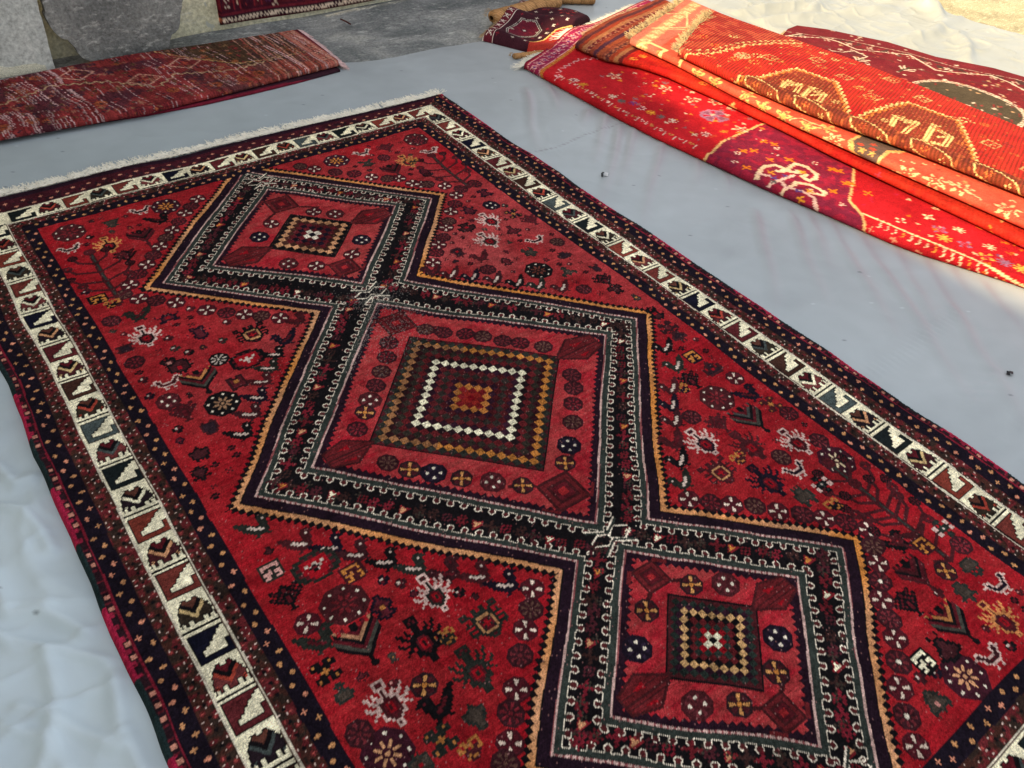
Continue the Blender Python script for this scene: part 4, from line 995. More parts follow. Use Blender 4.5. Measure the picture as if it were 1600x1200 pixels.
    A, B, Cc, D = np.array((1.553, -.475)), np.array((1.665, -.235)), np.array((2.02, -.44)), np.array((1.895, -.690))
    n, m = 200, 220
    s, t = np.meshgrid(np.linspace(0, 1, m), np.linspace(0, 1, n))       # s along, t near->far
    Pq = (A * (1 - s)[..., None] + B * s[..., None]) * (1 - t)[..., None] + (D * (1 - s)[..., None] + Cc * s[..., None]) * t[..., None]
    ee = np.minimum(np.minimum(s / .05, (1 - s) / .05), np.minimum(t / .05, (1 - t) / .05)).clip(0, 1)
    H = .030 + .030 * np.exp(-((t - .55 - .1 * s) / .13) ** 2) + .010 * np.sin(s * 7 + t * 3) + .010 * np.exp(-((t - .08) / .06) ** 2) + .020 * np.exp(-((t - .85) / .12) ** 2)
    z = .001 + H * np.sqrt(1 - (1 - ee) ** 2)
    # local pattern coordinates: x along s (0..0.28), y across t
    Rr = Raster(0, .30, 0, .46, .0023, (.040, .010, .015)); x, y = Rr.Ug, Rr.Vg; WH = (.55, .46, .38)
    Rr.fill(x < .045, (.10, .012, .02)); Rr.fill((x > .044) & (x < .048), WH); Rr.fill(x < .006, WH)
    for b in np.arange(.02, .46, .045): Rr.sprite(["W...W", ".W.W.", "..W..", ".WWW.", "W.W.W"], .025, b, .005, {'W': WH})
    hexp = [(.070, .10), (.09, .05), (.13, .07), (.18, .13), (.18, .19), (.14, .24), (.085, .22), (.070, .10)]
    Rr.poly(hexp[:-1], (.10, .010, .02)); Rr.line(hexp, .010, (.42, .36, .30))
    for q in range(46): star(Rr, .06 + .22 * ((q * 37) % 46) / 46, .02 + .42 * ((q * 17) % 46) / 46, .009, [(.16, .012, .02), (.40, .32, .25), (.10, .01, .02)][q % 3], None, 4)
    Rr.line(hexp, .005, (.03, .02, .02)); star(Rr, .125, .15, .034, (.16, .012, .02), (.05, .01, .02), 6); star(Rr, .125, .15, .008, WH, None, 4)
    Rr.poly([(.20, 0), (.30, 0), (.30, .26), (.24, .20), (.23, .10), (.19, .05)], (.36, .03, .02)); Rr.line([(.19, .05), (.23, .10), (.24, .20), (.30, .26)], .008, (.60, .38, .12))
    for a, b in ((.17, .05), (.205, .12), (.215, .17), (.22, .23), (.26, .28)): Rr.sprite(["WW", "W.", "WW"], a, b, .006, {'W': WH})
    star(Rr, .22, .38, .04, (.20, .02, .02), (.04, .015, .02), 6); star(Rr, .13, .40, .03, (.16, .02, .02), (.04, .015, .02), 6)
    Rr.finish(.12, .08, 6)
    col = Rr.look(s * .30, t * .46)
    co = np.stack([Pq[..., 0] * U, -Pq[..., 1] * U, z], -1).reshape(-1, 3)
    link("body", mesh_np("body", co, grid_faces(n, m)[:, ::-1], col.reshape(-1, 3)), M_PILE, rt)
    ed = [(A[0] * (1 - q) + D[0] * q, A[1] * (1 - q) + D[1] * q) for q in np.linspace(.02, .98, 30)]
    fringe_along("fringe", [(a * U, -b * U, .02 + .02 * math.exp(-((q / 29 - .55) / .13) ** 2)) for q, (a, b) in enumerate(ed)], (-.75, .35, -.1), 90, .034, .0009, M_FRINGE_B, rt, g, tuft=4, spread=.5, zfun=lambda x, y: np.full_like(x, .001))

def tube_obj(name, path, rad, flat, mat, parent, g, seg=20, col=(.42, .22, .09)):
    P = np.array(path, float); n = len(P); cs = []; cl = []
    T = np.gradient(P, axis=0); T /= np.linalg.norm(T, axis=1, keepdims=True)
    N_ = np.stack([-T[:, 1], T[:, 0], np.zeros(n)], -1)
    for i in range(n):
        for k in range(seg + 1):
            a = 2 * math.pi * k / seg; rr = rad[i] * (1 + .04 * g.normal())
            cs.append(P[i] + N_[i] * rr * math.cos(a) + np.array([0, 0, 1.]) * rr * flat * math.sin(a))
            f = (.75 + .35 * ((i + k) % 2)) * g.uniform(.85, 1.15) * (.6 if (i % 9 == 0) else 1); cl.append([c * f for c in col])
    me = mesh_np(name, np.array(cs), grid_faces(n, seg + 1), np.array(cl))
    return link(name, me, mat, parent)
def build_mats():
    g = np.random.default_rng(90)
    for path, r, lab, nm in ([[(1.672, -.585), (1.80, -.60), (2.0, -.62)], .045, "tan rolled mat with its round end left of the crumpled navy carpet", "rolled_mat"],
                         [[(1.93, -.700), (2.04, -.655), (2.16, -.585)], .042, "tan woven mat farthest back, peeping out behind the crumpled navy carpet", "rolled_mat"],
                         [[(1.548, -.292), (1.62, -.275), (1.75, -.26)], .017, "thin orange-tan roll end poking out beside the crimson carpet's pale fringe", "rolled_mat"]):
        rt = empty(nm, W(*path[0], 0), lab, "mat", "tan woven mats by the far end of the heap")
        n = 60; t = np.linspace(0, 1, n)
        P = np.stack([np.interp(t, [0, .4, 1], [q[0] for q in path]) * U, -np.interp(t, [0, .4, 1], [q[1] for q in path]) * U, np.full(n, r * .72 + .001)], -1)
        rad = r * np.sqrt(np.clip(1 - (1 - np.clip(t / .06, 0, 1)) ** 2 * .9, .02, 1))
        tube_obj("body", P, rad, .72, M_FLAT, rt, g)
        k = 46; a = g.uniform(-.3, math.pi + .3, k); S = np.stack([np.full(k, P[0, 0]) + .004, P[0, 1] + r * np.cos(a), P[0, 2] + r * .7 * np.sin(a)], -1)
        D = np.stack([np.full(k, -.6), np.cos(a) * .7, np.sin(a) * .6], -1)
        me = fringe_mesh("fringe", S, D, np.full(k, .022 if r > .02 else .012) * g.uniform(.7, 1.2, k), .0010, g)
        link("fringe", me, M_FRINGE_B, rt)
    # whiskers along the top of the back mat
# ---------------------------------------------------------------- left folded carpet, hanging carpet
def build_left():
    g = np.random.default_rng(101)
    R = plain_rug_pattern(-1.2, 1.10, -1.0, -.30, (.15, .018, .022), (.25, .034, .032), [(.30, .035, .035), (.05, .018, .030), (.33, .09, .035), (.10, .05, .035), (.30, .14, .08)], g, 1500, .0019, (.004, .016))
    u, v = R.Ug, R.Vg
    blk = smooth_noise(R.h, R.w, 34, g)
    tb = np.clip((blk + .25 * smooth_noise(R.h, R.w, 5, g) - .1) * 3, 0, 1)[..., None] * .75; R.C[:] = R.C * (1 - tb) + np.array([.055, .020, .030]) * tb
    t = np.clip((u - .55) / .35, 0, 1)[..., None]; R.C[:] = R.C * (1 - t) + (R.C * np.array([1.15, 1.4, 1.0]) + np.array([.03, .018, .008])) * t
    R.poly([(.56, -.83), (.74, -.60), (.90, -.57), (.97, -.70), (.93, -.86)], (.07, .038, .022))
    for _ in range(900): star(R, g.uniform(-.5, 1.0), g.uniform(-.84, -.45), g.uniform(.004, .011), [(.22, .03, .03), (.05, .02, .03), (.30, .12, .08), (.12, .06, .03)][g.integers(4)], None, 4)
    for _ in range(60): star(R, g.uniform(.66, .95), g.uniform(-.80, -.60), .012, [(.27, .08, .03), (.20, .11, .05), (.10, .03, .02)][g.integers(3)], None, 6)
    zigline(R, [(-.5, -.60), (-.1, -.56), (.02, -.62), (.22, -.70), (.36, -.66), (.47, -.56), (.55, -.63), (.70, -.58), (.86, -.60)], .006, .014, .006, (.38, .24, .14))
    zigline(R, [(.55, -.83), (.62, -.74), (.74, -.62), (.88, -.60), (.95, -.60)], .003, .012, .005, (.42, .24, .10))
    for a, b in ((.455, -.63), (.30, -.75), (.60, -.70)): R.line([(a - .05, b), (a, b - .045), (a + .05, b), (a, b + .045), (a - .05, b)], .006, (.46, .22, .16)); star(R, a, b, .014, (.3, .05, .03), None, 4)
    for a, b in ((.12, -.505), (.50, -.52), (.62, -.50), (.70, -.50), (.76, -.52), (.82, -.50), (.30, -.52), (-.06, -.55), (.14, -.70), (.20, -.78), (.05, -.5)):
        rosette(R, a, b, .017, (.30, .075, .03), (.12, .02, .02), 'd'); star(R, a, b, .006, (.05, .02, .02), None, 4)
    m = u > .955; R.fill(m, (.36, .11, .08)); 
    for i, q in enumerate(np.arange(.80, 1.03, .011)): R.fill((np.abs(u - q) < .0024) & (g.random(u.shape) < .8), [(.45, .22, .16), (.08, .03, .03), (.33, .08, .06)][i % 3])
    for b in np.arange(-.82, -.5, .05): R.sprite(["W.W", ".k.", "W.W"], .985, b, .007, {'W': (.5, .26, .18), 'k': (.08, .05, .05)})
    R.fill((u > 1.008), (.14, .02, .03))
    # pale warp showing in worn streaks across the width
    dens = np.exp(-((u - .11) / .06) ** 2) * 1.0 + np.exp(-((u - .24) / .05) ** 2) * .7 + np.exp(-((u + .02) / .08) ** 2) * .7 + np.exp(-((u + .25) / .2) ** 2) * .6 + .18 + .35 * np.exp(-((u - .9) / .06) ** 2)
    cols = g.random(R.w); drift = smooth_noise(R.h, R.w, 46, g)
    cc = np.clip(((np.arange(R.w)[None, :] + drift * 5 + (v + .6) * -60).astype(int)), 0, R.w - 1)
    st = (cols[cc] < .36 * dens) & (g.random(u.shape) < .86) & (smooth_noise(R.h, R.w, 30, g) > -.45)
    R.C[st] = np.array([.52, .32, .31]) * g.uniform(.75, 1.15, (st.sum(), 1))
    dk = (g.random(R.w)[cc] < .10) & (g.random(u.shape) < .8); R.C[dk] *= .45
    R.C *= (.55 + .6 * g.random(R.w))[cc][..., None]
    R.finish(.16, .10, 4)
    rt = empty("folded_carpet", W(.4, -.64, 0), "long worn pinkish red carpet with pale streaks, folded beside the leaning slabs", "folded carpet")
    mp = lambda p, q: (-p, -q)
    fn = lin([(-1.1, .476), (-1.012, .482), (-.7, .456), (-.4, .432), (-.025, .462), (.5, .52), (1.3, .6)]); ff = lin([(-1.1, .79), (-1.03, .800), (-.775, .822), (-.475, .845), (-.105, .825), (.5, .86), (1.3, .95)])
    end = lin([(.3, -.99), (.482, -1.008), (.804, -1.022), (1.0, -1.03)])
    slab_rug(rt, "body", R, -1.01, fn, ff, end, .75, .014, .040, M_FLAT, mp, 620, .0032, bumps(21, .0028, .3), droop=.006)
    # lower fold peeping out at the near side
    fn2 = lin([(-1.1, .462), (-1.0, .465), (-.85, .448), (-.7, .440), (-.55, .437), (-.4, .445), (0, .50), (1, .56)])
    R2 = Raster(-1.2, 1.1, -.9, -.3, .004, (.030, .010, .016)); R2.fill(R2.Vg > -.452 + .0, (.13, .010, .022)); R2.finish(.12, .1, 5)
    slab_rug(rt, "lower_fold", R2, -1.0, fn2, ff, lin([(.3, -1.00), (1.0, -1.01)]), .75, .001, .013, M_PILE, mp, 300, .008, None)
    fringe_along("fringe", [(1.012 * U, .484 * U, .022), (1.012 * U, .60 * U, .036), (1.02 * U, .796 * U, .034)], (.85, -.12, -.25), 110, .048, .0017, M_FRINGE_P, rt, g, tuft=7, spread=.35, zfun=lambda x, y: np.full_like(x, .003))

def build_hanging():
    g = np.random.default_rng(111)
    R = Raster(.80, 2.2, 0, 1.3, .0035, (.045, .007, .014)); x, y = R.Ug, R.Vg      # y = height above the lower edge
    t = smooth_noise(R.h, R.w, 8, g); R.fill(t > .35, (.075, .009, .014))
    R.fill((y > .012) & (y < .034), (.03, .010, .016)); 
    for a in np.arange(.83, 2.15, .0135): R.sprite([".WW", "WW.", "WW.", ".WW"], a, .023, .0042, {'W': [(.60, .45, .33), (.60, .45, .33), (.4, .12, .06)][int(a * 1000) % 3]}, True)
    R.fill((y > .036) & (y < .039), (.13, .012, .02)); R.fill(y < .010, (.10, .010, .016))
    for a in np.arange(.86, 2.1, .075):
        R.line([(a - .025, .05), (a + .025, .05), (a + .025, .10), (a - .025, .10), (a - .025, .05)], .004, (.20, .016, .022)); star(R, a, .073, .016, [(.30, .03, .03), (.08, .02, .06), (.55, .40, .30)][int(a * 100) % 3], (.05, .01, .02), 6)
        star(R, a + .037, .072, .008, (.55, .38, .26), None, 4)
    for _ in range(500):
        a, b = g.uniform(.86, 2.15), g.uniform(.12, 1.25); star(R, a, b, g.uniform(.006, .022), [(.22, .02, .03), (.08, .02, .07), (.50, .35, .25), (.30, .05, .03)][g.integers(4)], (.05, .01, .02), 6)
    R.line([(1.03, .045), (1.045, .075)], .005, (.5, .35, .25)); R.line([(1.045, .045), (1.03, .075)], .005, (.5, .35, .25))
    R.finish(.12, .06, 5)
    rt = empty("hanging_carpet", W(1.4, -.98, .6), "dark red carpet with cream chevron border, hanging on the back wall", "hanging carpet")
    n, m = 300, 160
    a = np.linspace(.832, 2.15, n); b = np.linspace(.002, 1.2, m); A, B = np.meshgrid(a, b)
    off = .012 + .004 * np.sin(A * 11) + .003 * np.sin(A * 23 + B * 3)
    zz = B + .002 * np.sin(A * 9) - .006 * (A - .83); vv = -.995 + off
    back = np.stack([A * U, -(vv) * U, zz * U], -1)
    e = np.minimum(np.minimum(np.arange(m), np.arange(m)[::-1])[:, None], np.minimum(np.arange(n), np.arange(n)[::-1])[None, :]) == 0
    back[..., 1] = np.where(e, .998 * U, back[..., 1])
    link("pile", mesh_np("pile", back.reshape(-1, 3), grid_faces(m, n)[:, ::-1], R.look(A, B).reshape(-1, 3)), M_PILE, rt)
    zs = np.linspace(.01, 1.15, 60)
    fringe_along("fringe", [(.832 * U, .984 * U, z * U) for z in zs], (-.85, -.1, -.5), 60 * 5, .022, .0011, M_FRINGE_P, rt, g, tuft=4, spread=.3)

# ---------------------------------------------------------------- ground, wall, slabs, sheet
def concrete(name, c1, c2, c3, scale=3.0, bump=.5, rough=.9, crack=True, patch=None, scratch=1.0, amount=.75):
    m, t, b = nodes(name); N, L = t.nodes, t.links
    tc = N.new("ShaderNodeTexCoord")
    def noise(s, d=6, dist=0):
        n = N.new("ShaderNodeTexNoise"); n.inputs["Scale"].default_value = s; n.inputs["Detail"].default_value = d; n.inputs["Roughness"].default_value = .65; n.inputs["Distortion"].default_value = dist
        L.new(tc.outputs["Object"], n.inputs["Vector"]); return n.outputs[0]
    def ramp(src, stops):
        r = N.new("ShaderNodeValToRGB"); e = r.color_ramp.elements
        while len(e) < len(stops): e.new(.5)
        for i, (p, c) in enumerate(stops): e[i].position = p; e[i].color = (*c, 1) if len(c) == 3 else c
        L.new(src, r.inputs[0]); return r.outputs[0]
    def mix(f, a, bb, mode='MIX'):
        x = N.new("ShaderNodeMix"); x.data_type = 'RGBA'; x.blend_type = mode
        if isinstance(f, float): x.inputs[0].default_value = f
        else: L.new(f, x.inputs[0])
        L.new(a, x.inputs[6]); L.new(bb, x.inputs[7]); return x.outputs[2]
    base = ramp(noise(scale, 8, .6), [(.35, c1), (.52, c2), (.68, c3)])
    fine = ramp(noise(scale * 30, 5), [(.3, (.60, .60, .60)), (.7, (1.35, 1.35, 1.35))])
    col = mix(1.0, base, fine, 'MULTIPLY')
    # pale scratches and flakes
    mp = N.new("ShaderNodeMapping"); mp.inputs["Scale"].default_value = (2.0, 11.0, 6.0); mp.inputs["Rotation"].default_value = (0, 0, .5)
    L.new(tc.outputs["Object"], mp.inputs["Vector"])
    ns = N.new("ShaderNodeTexNoise"); ns.inputs["Scale"].default_value = scale * 2.4; ns.inputs["Detail"].default_value = 9; ns.inputs["Roughness"].default_value = .75
    L.new(mp.outputs[0], ns.inputs["Vector"])
    mp.inputs['Scale'].default_value = (2.0, 2.0 + 7 * scratch, 5.0)
    sc = ramp(ns.outputs[0], [(.54, (0, 0, 0)), (.66, (amount, amount, amount))])
    lt = N.new("ShaderNodeRGB"); lt.outputs[0].default_value = (*[min(.8, x * 1.9) for x in c3], 1)
    col = mix(sc, col, lt.outputs[0])
    if crack:
        vo = N.new("ShaderNodeTexVoronoi"); vo.feature = 'DISTANCE_TO_EDGE'; vo.inputs["Scale"].default_value = 2.2
        wn = N.new("ShaderNodeTexNoise"); wn.inputs["Scale"].default_value = 7; wn.inputs["Detail"].default_value = 5
        L.new(tc.outputs["Object"], wn.inputs["Vector"])
        ad = N.new("ShaderNodeVectorMath"); ad.operation = 'MULTIPLY_ADD'; ad.inputs[1].default_value = (.25, .25, .25)
        L.new(wn.outputs["Color"], ad.inputs[0]); L.new(tc.outputs["Object"], ad.inputs[2]); L.new(ad.outputs[0], vo.inputs["Vector"])
        ck = ramp(vo.outputs["Distance"], [(.0, (.72, .72, .72)), (.008, (1, 1, 1))]); col = mix(1.0, col, ck, 'MULTIPLY')
    if patch: 
        pm = ramp(noise(patch[1], 4, .3), [(patch[2], (0, 0, 0)), (patch[2] + .02, (1, 1, 1))]); pc = N.new("ShaderNodeRGB"); pc.outputs[0].default_value = (*patch[0], 1)
        col = mix(pm, col, pc.outputs[0])
    L.new(col, b.inputs["Base Color"]); b.inputs["Roughness"].default_value = rough; b.inputs["Specular IOR Level"].default_value = .25
    bp = N.new("ShaderNodeBump"); bp.inputs["Strength"].default_value = bump; bp.inputs["Distance"].default_value = .02
    L.new(noise(scale * 9, 9), bp.inputs["Height"]); L.new(bp.outputs[0], b.inputs["Normal"])
    return m
def box_mesh(name, x0, x1, y0, y1, z0, z1, bev=0.0):
    import bmesh
    bm = bmesh.new(); bmesh.ops.create_cube(bm, size=1)
    for q in bm.verts: q.co = Vector(((x0 + x1) / 2 + q.co.x * (x1 - x0), (y0 + y1) / 2 + q.co.y * (y1 - y0), (z0 + z1) / 2 + q.co.z * (z1 - z0)))
    if bev: bmesh.ops.bevel(bm, geom=bm.edges[:], offset=bev, segments=2, affect='EDGES')
    me = bpy.data.meshes.new(name); bm.to_mesh(me); bm.free(); return me

def build_setting():
    g = np.random.default_rng(121)
    m_ground = concrete("weathered_concrete", (.13, .14, .135), (.235, .24, .228), (.38, .375, .335), 2.8, .8, scratch=.35, amount=.5)
    # ground: one sheet with a finer relief near the carpets
    n = 320; xs = np.r_[-30, -12, np.linspace(-4, 9, n), 16, 30]; ys = np.r_[-30, -10, np.linspace(-4.5, 2.2, 200), 8, 30]
    X, Y = np.meshgrid(xs, ys[::-1]); H = .0045 * smooth_noise(*X.shape, 3, g) + .006 * smooth_noise(*X.shape, 11, g) - .0195
    co = np.stack([X, Y, H], -1).reshape(-1, 3)
    o = link("ground", mesh_np("ground", co, grid_faces(*X.shape)), m_ground); tag(o, kind="structure")
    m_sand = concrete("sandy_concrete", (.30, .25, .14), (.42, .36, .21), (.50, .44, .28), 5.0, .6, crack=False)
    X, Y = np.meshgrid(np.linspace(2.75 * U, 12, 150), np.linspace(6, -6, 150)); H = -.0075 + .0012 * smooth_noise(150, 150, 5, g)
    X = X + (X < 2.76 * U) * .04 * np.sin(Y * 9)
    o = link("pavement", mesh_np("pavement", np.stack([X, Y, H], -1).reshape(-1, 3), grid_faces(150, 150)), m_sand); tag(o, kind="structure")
    m_wall = concrete("cream_plaster", (.46, .42, .28), (.56, .52, .36), (.60, .56, .41), 2.2, .4, crack=False, scratch=0.0, amount=.3, patch=((.40, .40, .34), 5.0, .66))
    def wall(name, x0, x1, y0, y1, h, lab, m):
        nx = max(2, int(max(x1 - x0, y1 - y0) / .06)); 
        me = box_mesh(name, x0, x1, y0, y1, -.05, h, .012)
        o = link(name, me, m); tag(o, lab, "wall"); return o
    wall("plaster_wall", -5.5, 3.4, .998 * U, .998 * U + .28, 2.6, "cream plastered wall at the back with the carpet hanging on it", m_wall)
    # unseen side wall added to throw the shade; top shaped to the shadow edge
    vs = [-.995, -.46, -.42, -.35, -.2, .05, .2, .35, .65, 1.0, 1.2, 1.42, 2.0, 5.0]; us = [2.75, 2.70, 1.74, 1.70, 1.86, 1.87, 1.775, 1.755, 1.675, 1.69, 1.71, 1.72, 1.76, 1.76]
    V = np.linspace(-.995, 5.0, 500); Hh = (np.interp(V, vs, us) + 2.0) * U * math.tan(SUN_EL); Yw = -V * U - (2.0 + 1.7) * U * TRAVEL.y / TRAVEL.x
    x1, x0 = -2.0 * U, -2.0 * U - .25
    prof = np.stack([np.stack([np.full(500, x), Yw, z], -1) for x, z in ((x1, np.full(500, -.05)), (x1, Hh), (x0, Hh), (x0, np.full(500, -.05)))], 0).reshape(-1, 3)
    o = link("unseen_shade_wall", mesh_np("unseen_shade_wall", prof, grid_faces(4, 500), smooth=False), m_wall); tag(o, "unseen added side wall, shaped to throw its shade over the carpet", "wall")
    

    def slab(name, pts, thick, lab, mat, z0lift=0.0, rough_edge=.0, slope=.13, v0=-.862):
        import bmesh
        P = []
        for (a, b), (c, d) in zip(pts, pts[1:] + pts[:1]):
            L = math.hypot(c - a, d - b); k = max(1, int(L / .012))
            for i in range(k):
                t = i / k; P.append((a + (c - a) * t + g.normal(0, rough_edge), b + (d - b) * t + g.normal(0, rough_edge)))
        bm = bmesh.new()
        def pt(q, off): 
            u_, z_ = q; v_ = v0 - slope * z_ - off
            return Vector(W(u_, v_, z_ * U))
        f = [bm.verts.new(pt(q, 0)) for q in P]; b_ = [bm.verts.new(pt(q, thick)) for q in P]
        mid = [bm.verts.new(pt((q[0] + g.normal(0, rough_edge * .8), q[1] + g.normal(0, rough_edge * .8)), thick * .5)) for q in P]
        bm.faces.new(f); bm.faces.new(b_[::-1])
        for i in range(len(P)):
            j = (i + 1) % len(P); bm.faces.new((f[j], f[i], mid[i], mid[j])); bm.faces.new((mid[j], mid[i], b_[i], b_[j]))
        bmesh.ops.recalc_face_normals(bm, faces=bm.faces[:])
        me = bpy.data.meshes.new(name); bm.to_mesh(me); bm.free()
        o = link(name, me, mat); return tag(o, lab, "slab")
    m_s1 = concrete("smooth_concrete", (.38, .38, .345), (.45, .45, .405), (.52, .51, .46), 2.2, .15, crack=False, scratch=0.0, amount=.12)
    m_s2 = concrete("dark_stone", (.115, .113, .106), (.185, .18, .165), (.33, .315, .28), 3.0, .7, crack=False, scratch=0.15, amount=.65)
    m_pt = concrete("cream_patch", (.50, .47, .35), (.60, .56, .43), (.64, .61, .48), 8, .3, crack=False, scratch=0.0, amount=.1)
    o = slab("concrete_slab", [(-.60, .004), (.268, .004), (.2735, .10), (.280, .198), (.294, .507), (.30, .62), (-.60, .62)], .028, "flat light grey concrete slab leaning on the wall at the far left", m_s1, rough_edge=.0006)
    # crumbled render patch on its foot
    pp = [(-.2, .012)]
    for i, a in enumerate(np.linspace(-.2, .245, 40)): pp.append((a, .030 + .028 * abs(math.sin(a * 17 + .5)) + g.uniform(0, .006) - .035 * max(0, (a - .16) / .09)))
    pp.append((.245, .012))
    o2 = slab("render_patch", pp, .0018, "x", m_pt, v0=-.8598); 
    for k_ in ("label", "category"): del o2[k_]
    o2.parent = o; 
    rp = [(.318, .40), (.300, .30), (.300, .211), (.291, .150), (.294, .118), (.314, .088), (.339, .066), (.346, .041), (.352, .022), (.373, .011), (.395, .009), (.405, .004), (.429, .003), (.470, .001), (.506, .002), (.55, .002), (.587, .004), (.613, .012), (.622, .030), (.632, .045), (.655, .058), (.668, .075), (.676, .105), (.690, .14), (.700, .20), (.695, .30), (.66, .40), (.60, .46), (.48, .49), (.38, .47)]
    slab("stone_slab", rp, .030, "dark grey stone slab with rounded chipped corners, leaning on the cream wall", m_s2, rough_edge=.0018, v0=-.872)

def build_sheet():
    g = np.random.default_rng(131)
    u0, v1 = -1.5, 2.6
    n, m = 860, 600
    s = np.linspace(0, 1, n)[None, :]; t = np.linspace(0, 1, m)[:, None]
    vguess = -.6 + t * (v1 + .6)
    uR = np.interp(vguess, [-.9, -.3, .07, .18, .36, .5, 1.2, 2.6], [3.35, 3.50, 3.50, 3.425, 3.405, 3.416, 3.55, 3.6])
    u = u0 + s * (uR - u0)
    top = np.interp(u, [-1.5, .0, 1.0, 1.036, 1.10, 1.224, 1.30, 1.403, 1.573, 1.8, 2.2, 2.8, 3.6], [-.56, -.56, -.545, -.534, -.512, -.494, -.492, -.499, -.470, -.50, -.80, -.95, -.95])
    top = top + .004 * np.sin(u * 23)
    v = top + t * (v1 - top)
    z = np.zeros_like(u); stain = np.zeros_like(u)
    def segd(pl, uu, vv):
        best = np.full(uu.shape, 9.); par = np.zeros(uu.shape); acc = 0; tot = sum(math.hypot(c - a, d - b) for (a, b), (c, d) in zip(pl[:-1], pl[1:]))
        side = np.zeros(uu.shape)
        for (a, b), (c, d) in zip(pl[:-1], pl[1:]):
            L = math.hypot(c - a, d - b); ex, ey = (c - a) / L, (d - b) / L
            al = np.clip((uu - a) * ex + (vv - b) * ey, 0, L); dx = uu - a - al * ex; dy = vv - b - al * ey
            dd = np.hypot(dx, dy); k = dd < best
            best = np.where(k, dd, best); par = np.where(k, (acc + al) / tot, par); side = np.where(k, -ey * dx + ex * dy, side); acc += L
        return best, par, side
    wx = .010 * smooth_noise(m, n, 26, g); wy = .010 * smooth_noise(m, n, 26, g)
    for pl in CREASES:
        d, p, sd = segd(pl, u + wx * .6, v + wy * .6); fade = np.clip(1.15 - p, 0, 1) * np.clip(p * 6 + .5, 0, 1)
        z += fade * (.0066 * np.exp(-(d / .014) ** 2) - .0030 * np.exp(-((d - .020) / .014) ** 2))
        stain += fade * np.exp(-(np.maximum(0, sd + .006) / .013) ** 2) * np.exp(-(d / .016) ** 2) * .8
    for pl in SEAMS:
        d, p, sd = segd(pl, u + wx * .3, v + wy * .3); z += .0014 * np.exp(-(d / .005) ** 2) + .0010 * np.exp(-((d - .014) / .004) ** 2) + .0012 * np.exp(-(d / .02) ** 2) * np.sin(p * 190)
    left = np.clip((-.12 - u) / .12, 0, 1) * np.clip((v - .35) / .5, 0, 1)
    for pl in CRUMPLE:
        d, p, sd = segd(pl, u + wx * 1.6, v + wy * 1.6); z += .0120 * np.exp(-(d / .010) ** 2) - .004 * np.exp(-((d - .03) / .02) ** 2)
    a1 = smooth_noise(m, n, 30, g); a2 = smooth_noise(m, n, 14, g)
    a3 = smooth_noise(m, n, 50, g); a4 = smooth_noise(m, n, 22, g)
    z += left * (.010 * (1 - np.abs(a1)) ** 16 + .006 * (1 - np.abs(a2)) ** 9 + .012 * (1 - np.abs(a3)) ** 6 + .007 * (1 - np.abs(a4 + .2)) ** 16)
    for pl in LITFOLD:
        d, p, sd = segd(pl, u + wx, v + wy); z += .034 * np.exp(-(d / .026) ** 2) * np.clip(1.4 - np.abs(p - .5) * 2, 0, 1)
    litr = np.clip((u - 2.35) / .1, 0, 1)
    z += litr * (.008 * (1 - np.abs(smooth_noise(m, n, 24, g))) ** 8 + .010 * (.5 + .5 * smooth_noise(m, n, 60, g)) + .0035 * (1 - np.abs(smooth_noise(m, n, 9, g))) ** 4 + .006 * (1 - np.abs(smooth_noise(m, n, 15, g))) ** 10)
    z += .085 * np.exp(-((u - 3.36) / .030) ** 2 - ((v - .09) / .05) ** 2)
    z += .0010 * (1 + smooth_noise(m, n, 90, g)) + .0013 * (1 - np.abs(smooth_noise(m, n, 34, g))) ** 16 + .0008 * (1 - np.abs(smooth_noise(m, n, 13, g))) ** 10
    # stay low where carpets rest on it
    def inside(uu, vv, a, b, c, d, f=.03): return np.clip((uu - a) / f, 0, 1) * np.clip((b - uu) / f, 0, 1) * np.clip((vv - c) / f, 0, 1) * np.clip((d - vv) / f, 0, 1)
    flat = np.maximum(inside(u, v, -.215, 1.20, -.245, 2.05), np.maximum(inside(u, v, -1.5, 1.03, -.9, -.465), inside(u, v - 0, 1.56, 2.60, -.7, 2.6)))
    nearR = np.interp(v, R1Nv, R1Nu); flat = np.maximum(flat, np.clip((u - nearR) / .02, 0, 1) * (v > -.25) * (u < 2.58)); flat = np.maximum(flat, (u > 2.3) * (u < np.interp(v, DFv, DFu)) * (v > .0))
    z = z * (1 - flat * .93)
    z = z - .0045 + .004 * np.clip(t * 60, 0, 1)
    base = (np.array([.325, .372, .388]) * (1 - np.clip((u - .6) / 1.0, 0, 1)[..., None]) + np.array([.348, .370, .372]) * np.clip((u - .6) / 1.0, 0, 1)[..., None]) * (1 + .05 * smooth_noise(m, n, 30, g) + .03 * smooth_noise(m, n, 6, g))[..., None]
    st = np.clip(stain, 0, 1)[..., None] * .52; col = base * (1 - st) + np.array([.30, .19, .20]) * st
    sunlit_tone = np.clip((u - 2.0) / .5, 0, 1)[..., None]; col = col * (1 - sunlit_tone) + col * np.array([.90, .86, .76]) * sunlit_tone  # sunlit side's duller, warmer tone painted into the cloth colour
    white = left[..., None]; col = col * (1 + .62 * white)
    for (a, b, r) in ((.30, .10, .05), (1.459, 1.526, .004), (1.501, 1.13, .003), (1.30, .90, .03)): 
        q = np.exp(-(((u - a) / r) ** 2 + ((v - b) / r) ** 2))[..., None] * (.9 if r < .01 else .12); col = col * (1 - q)
    specks = (g.random(u.shape) < .00045); col[specks] *= .45
    specks = (g.random(u.shape) < .0004); col[specks] *= 1.35
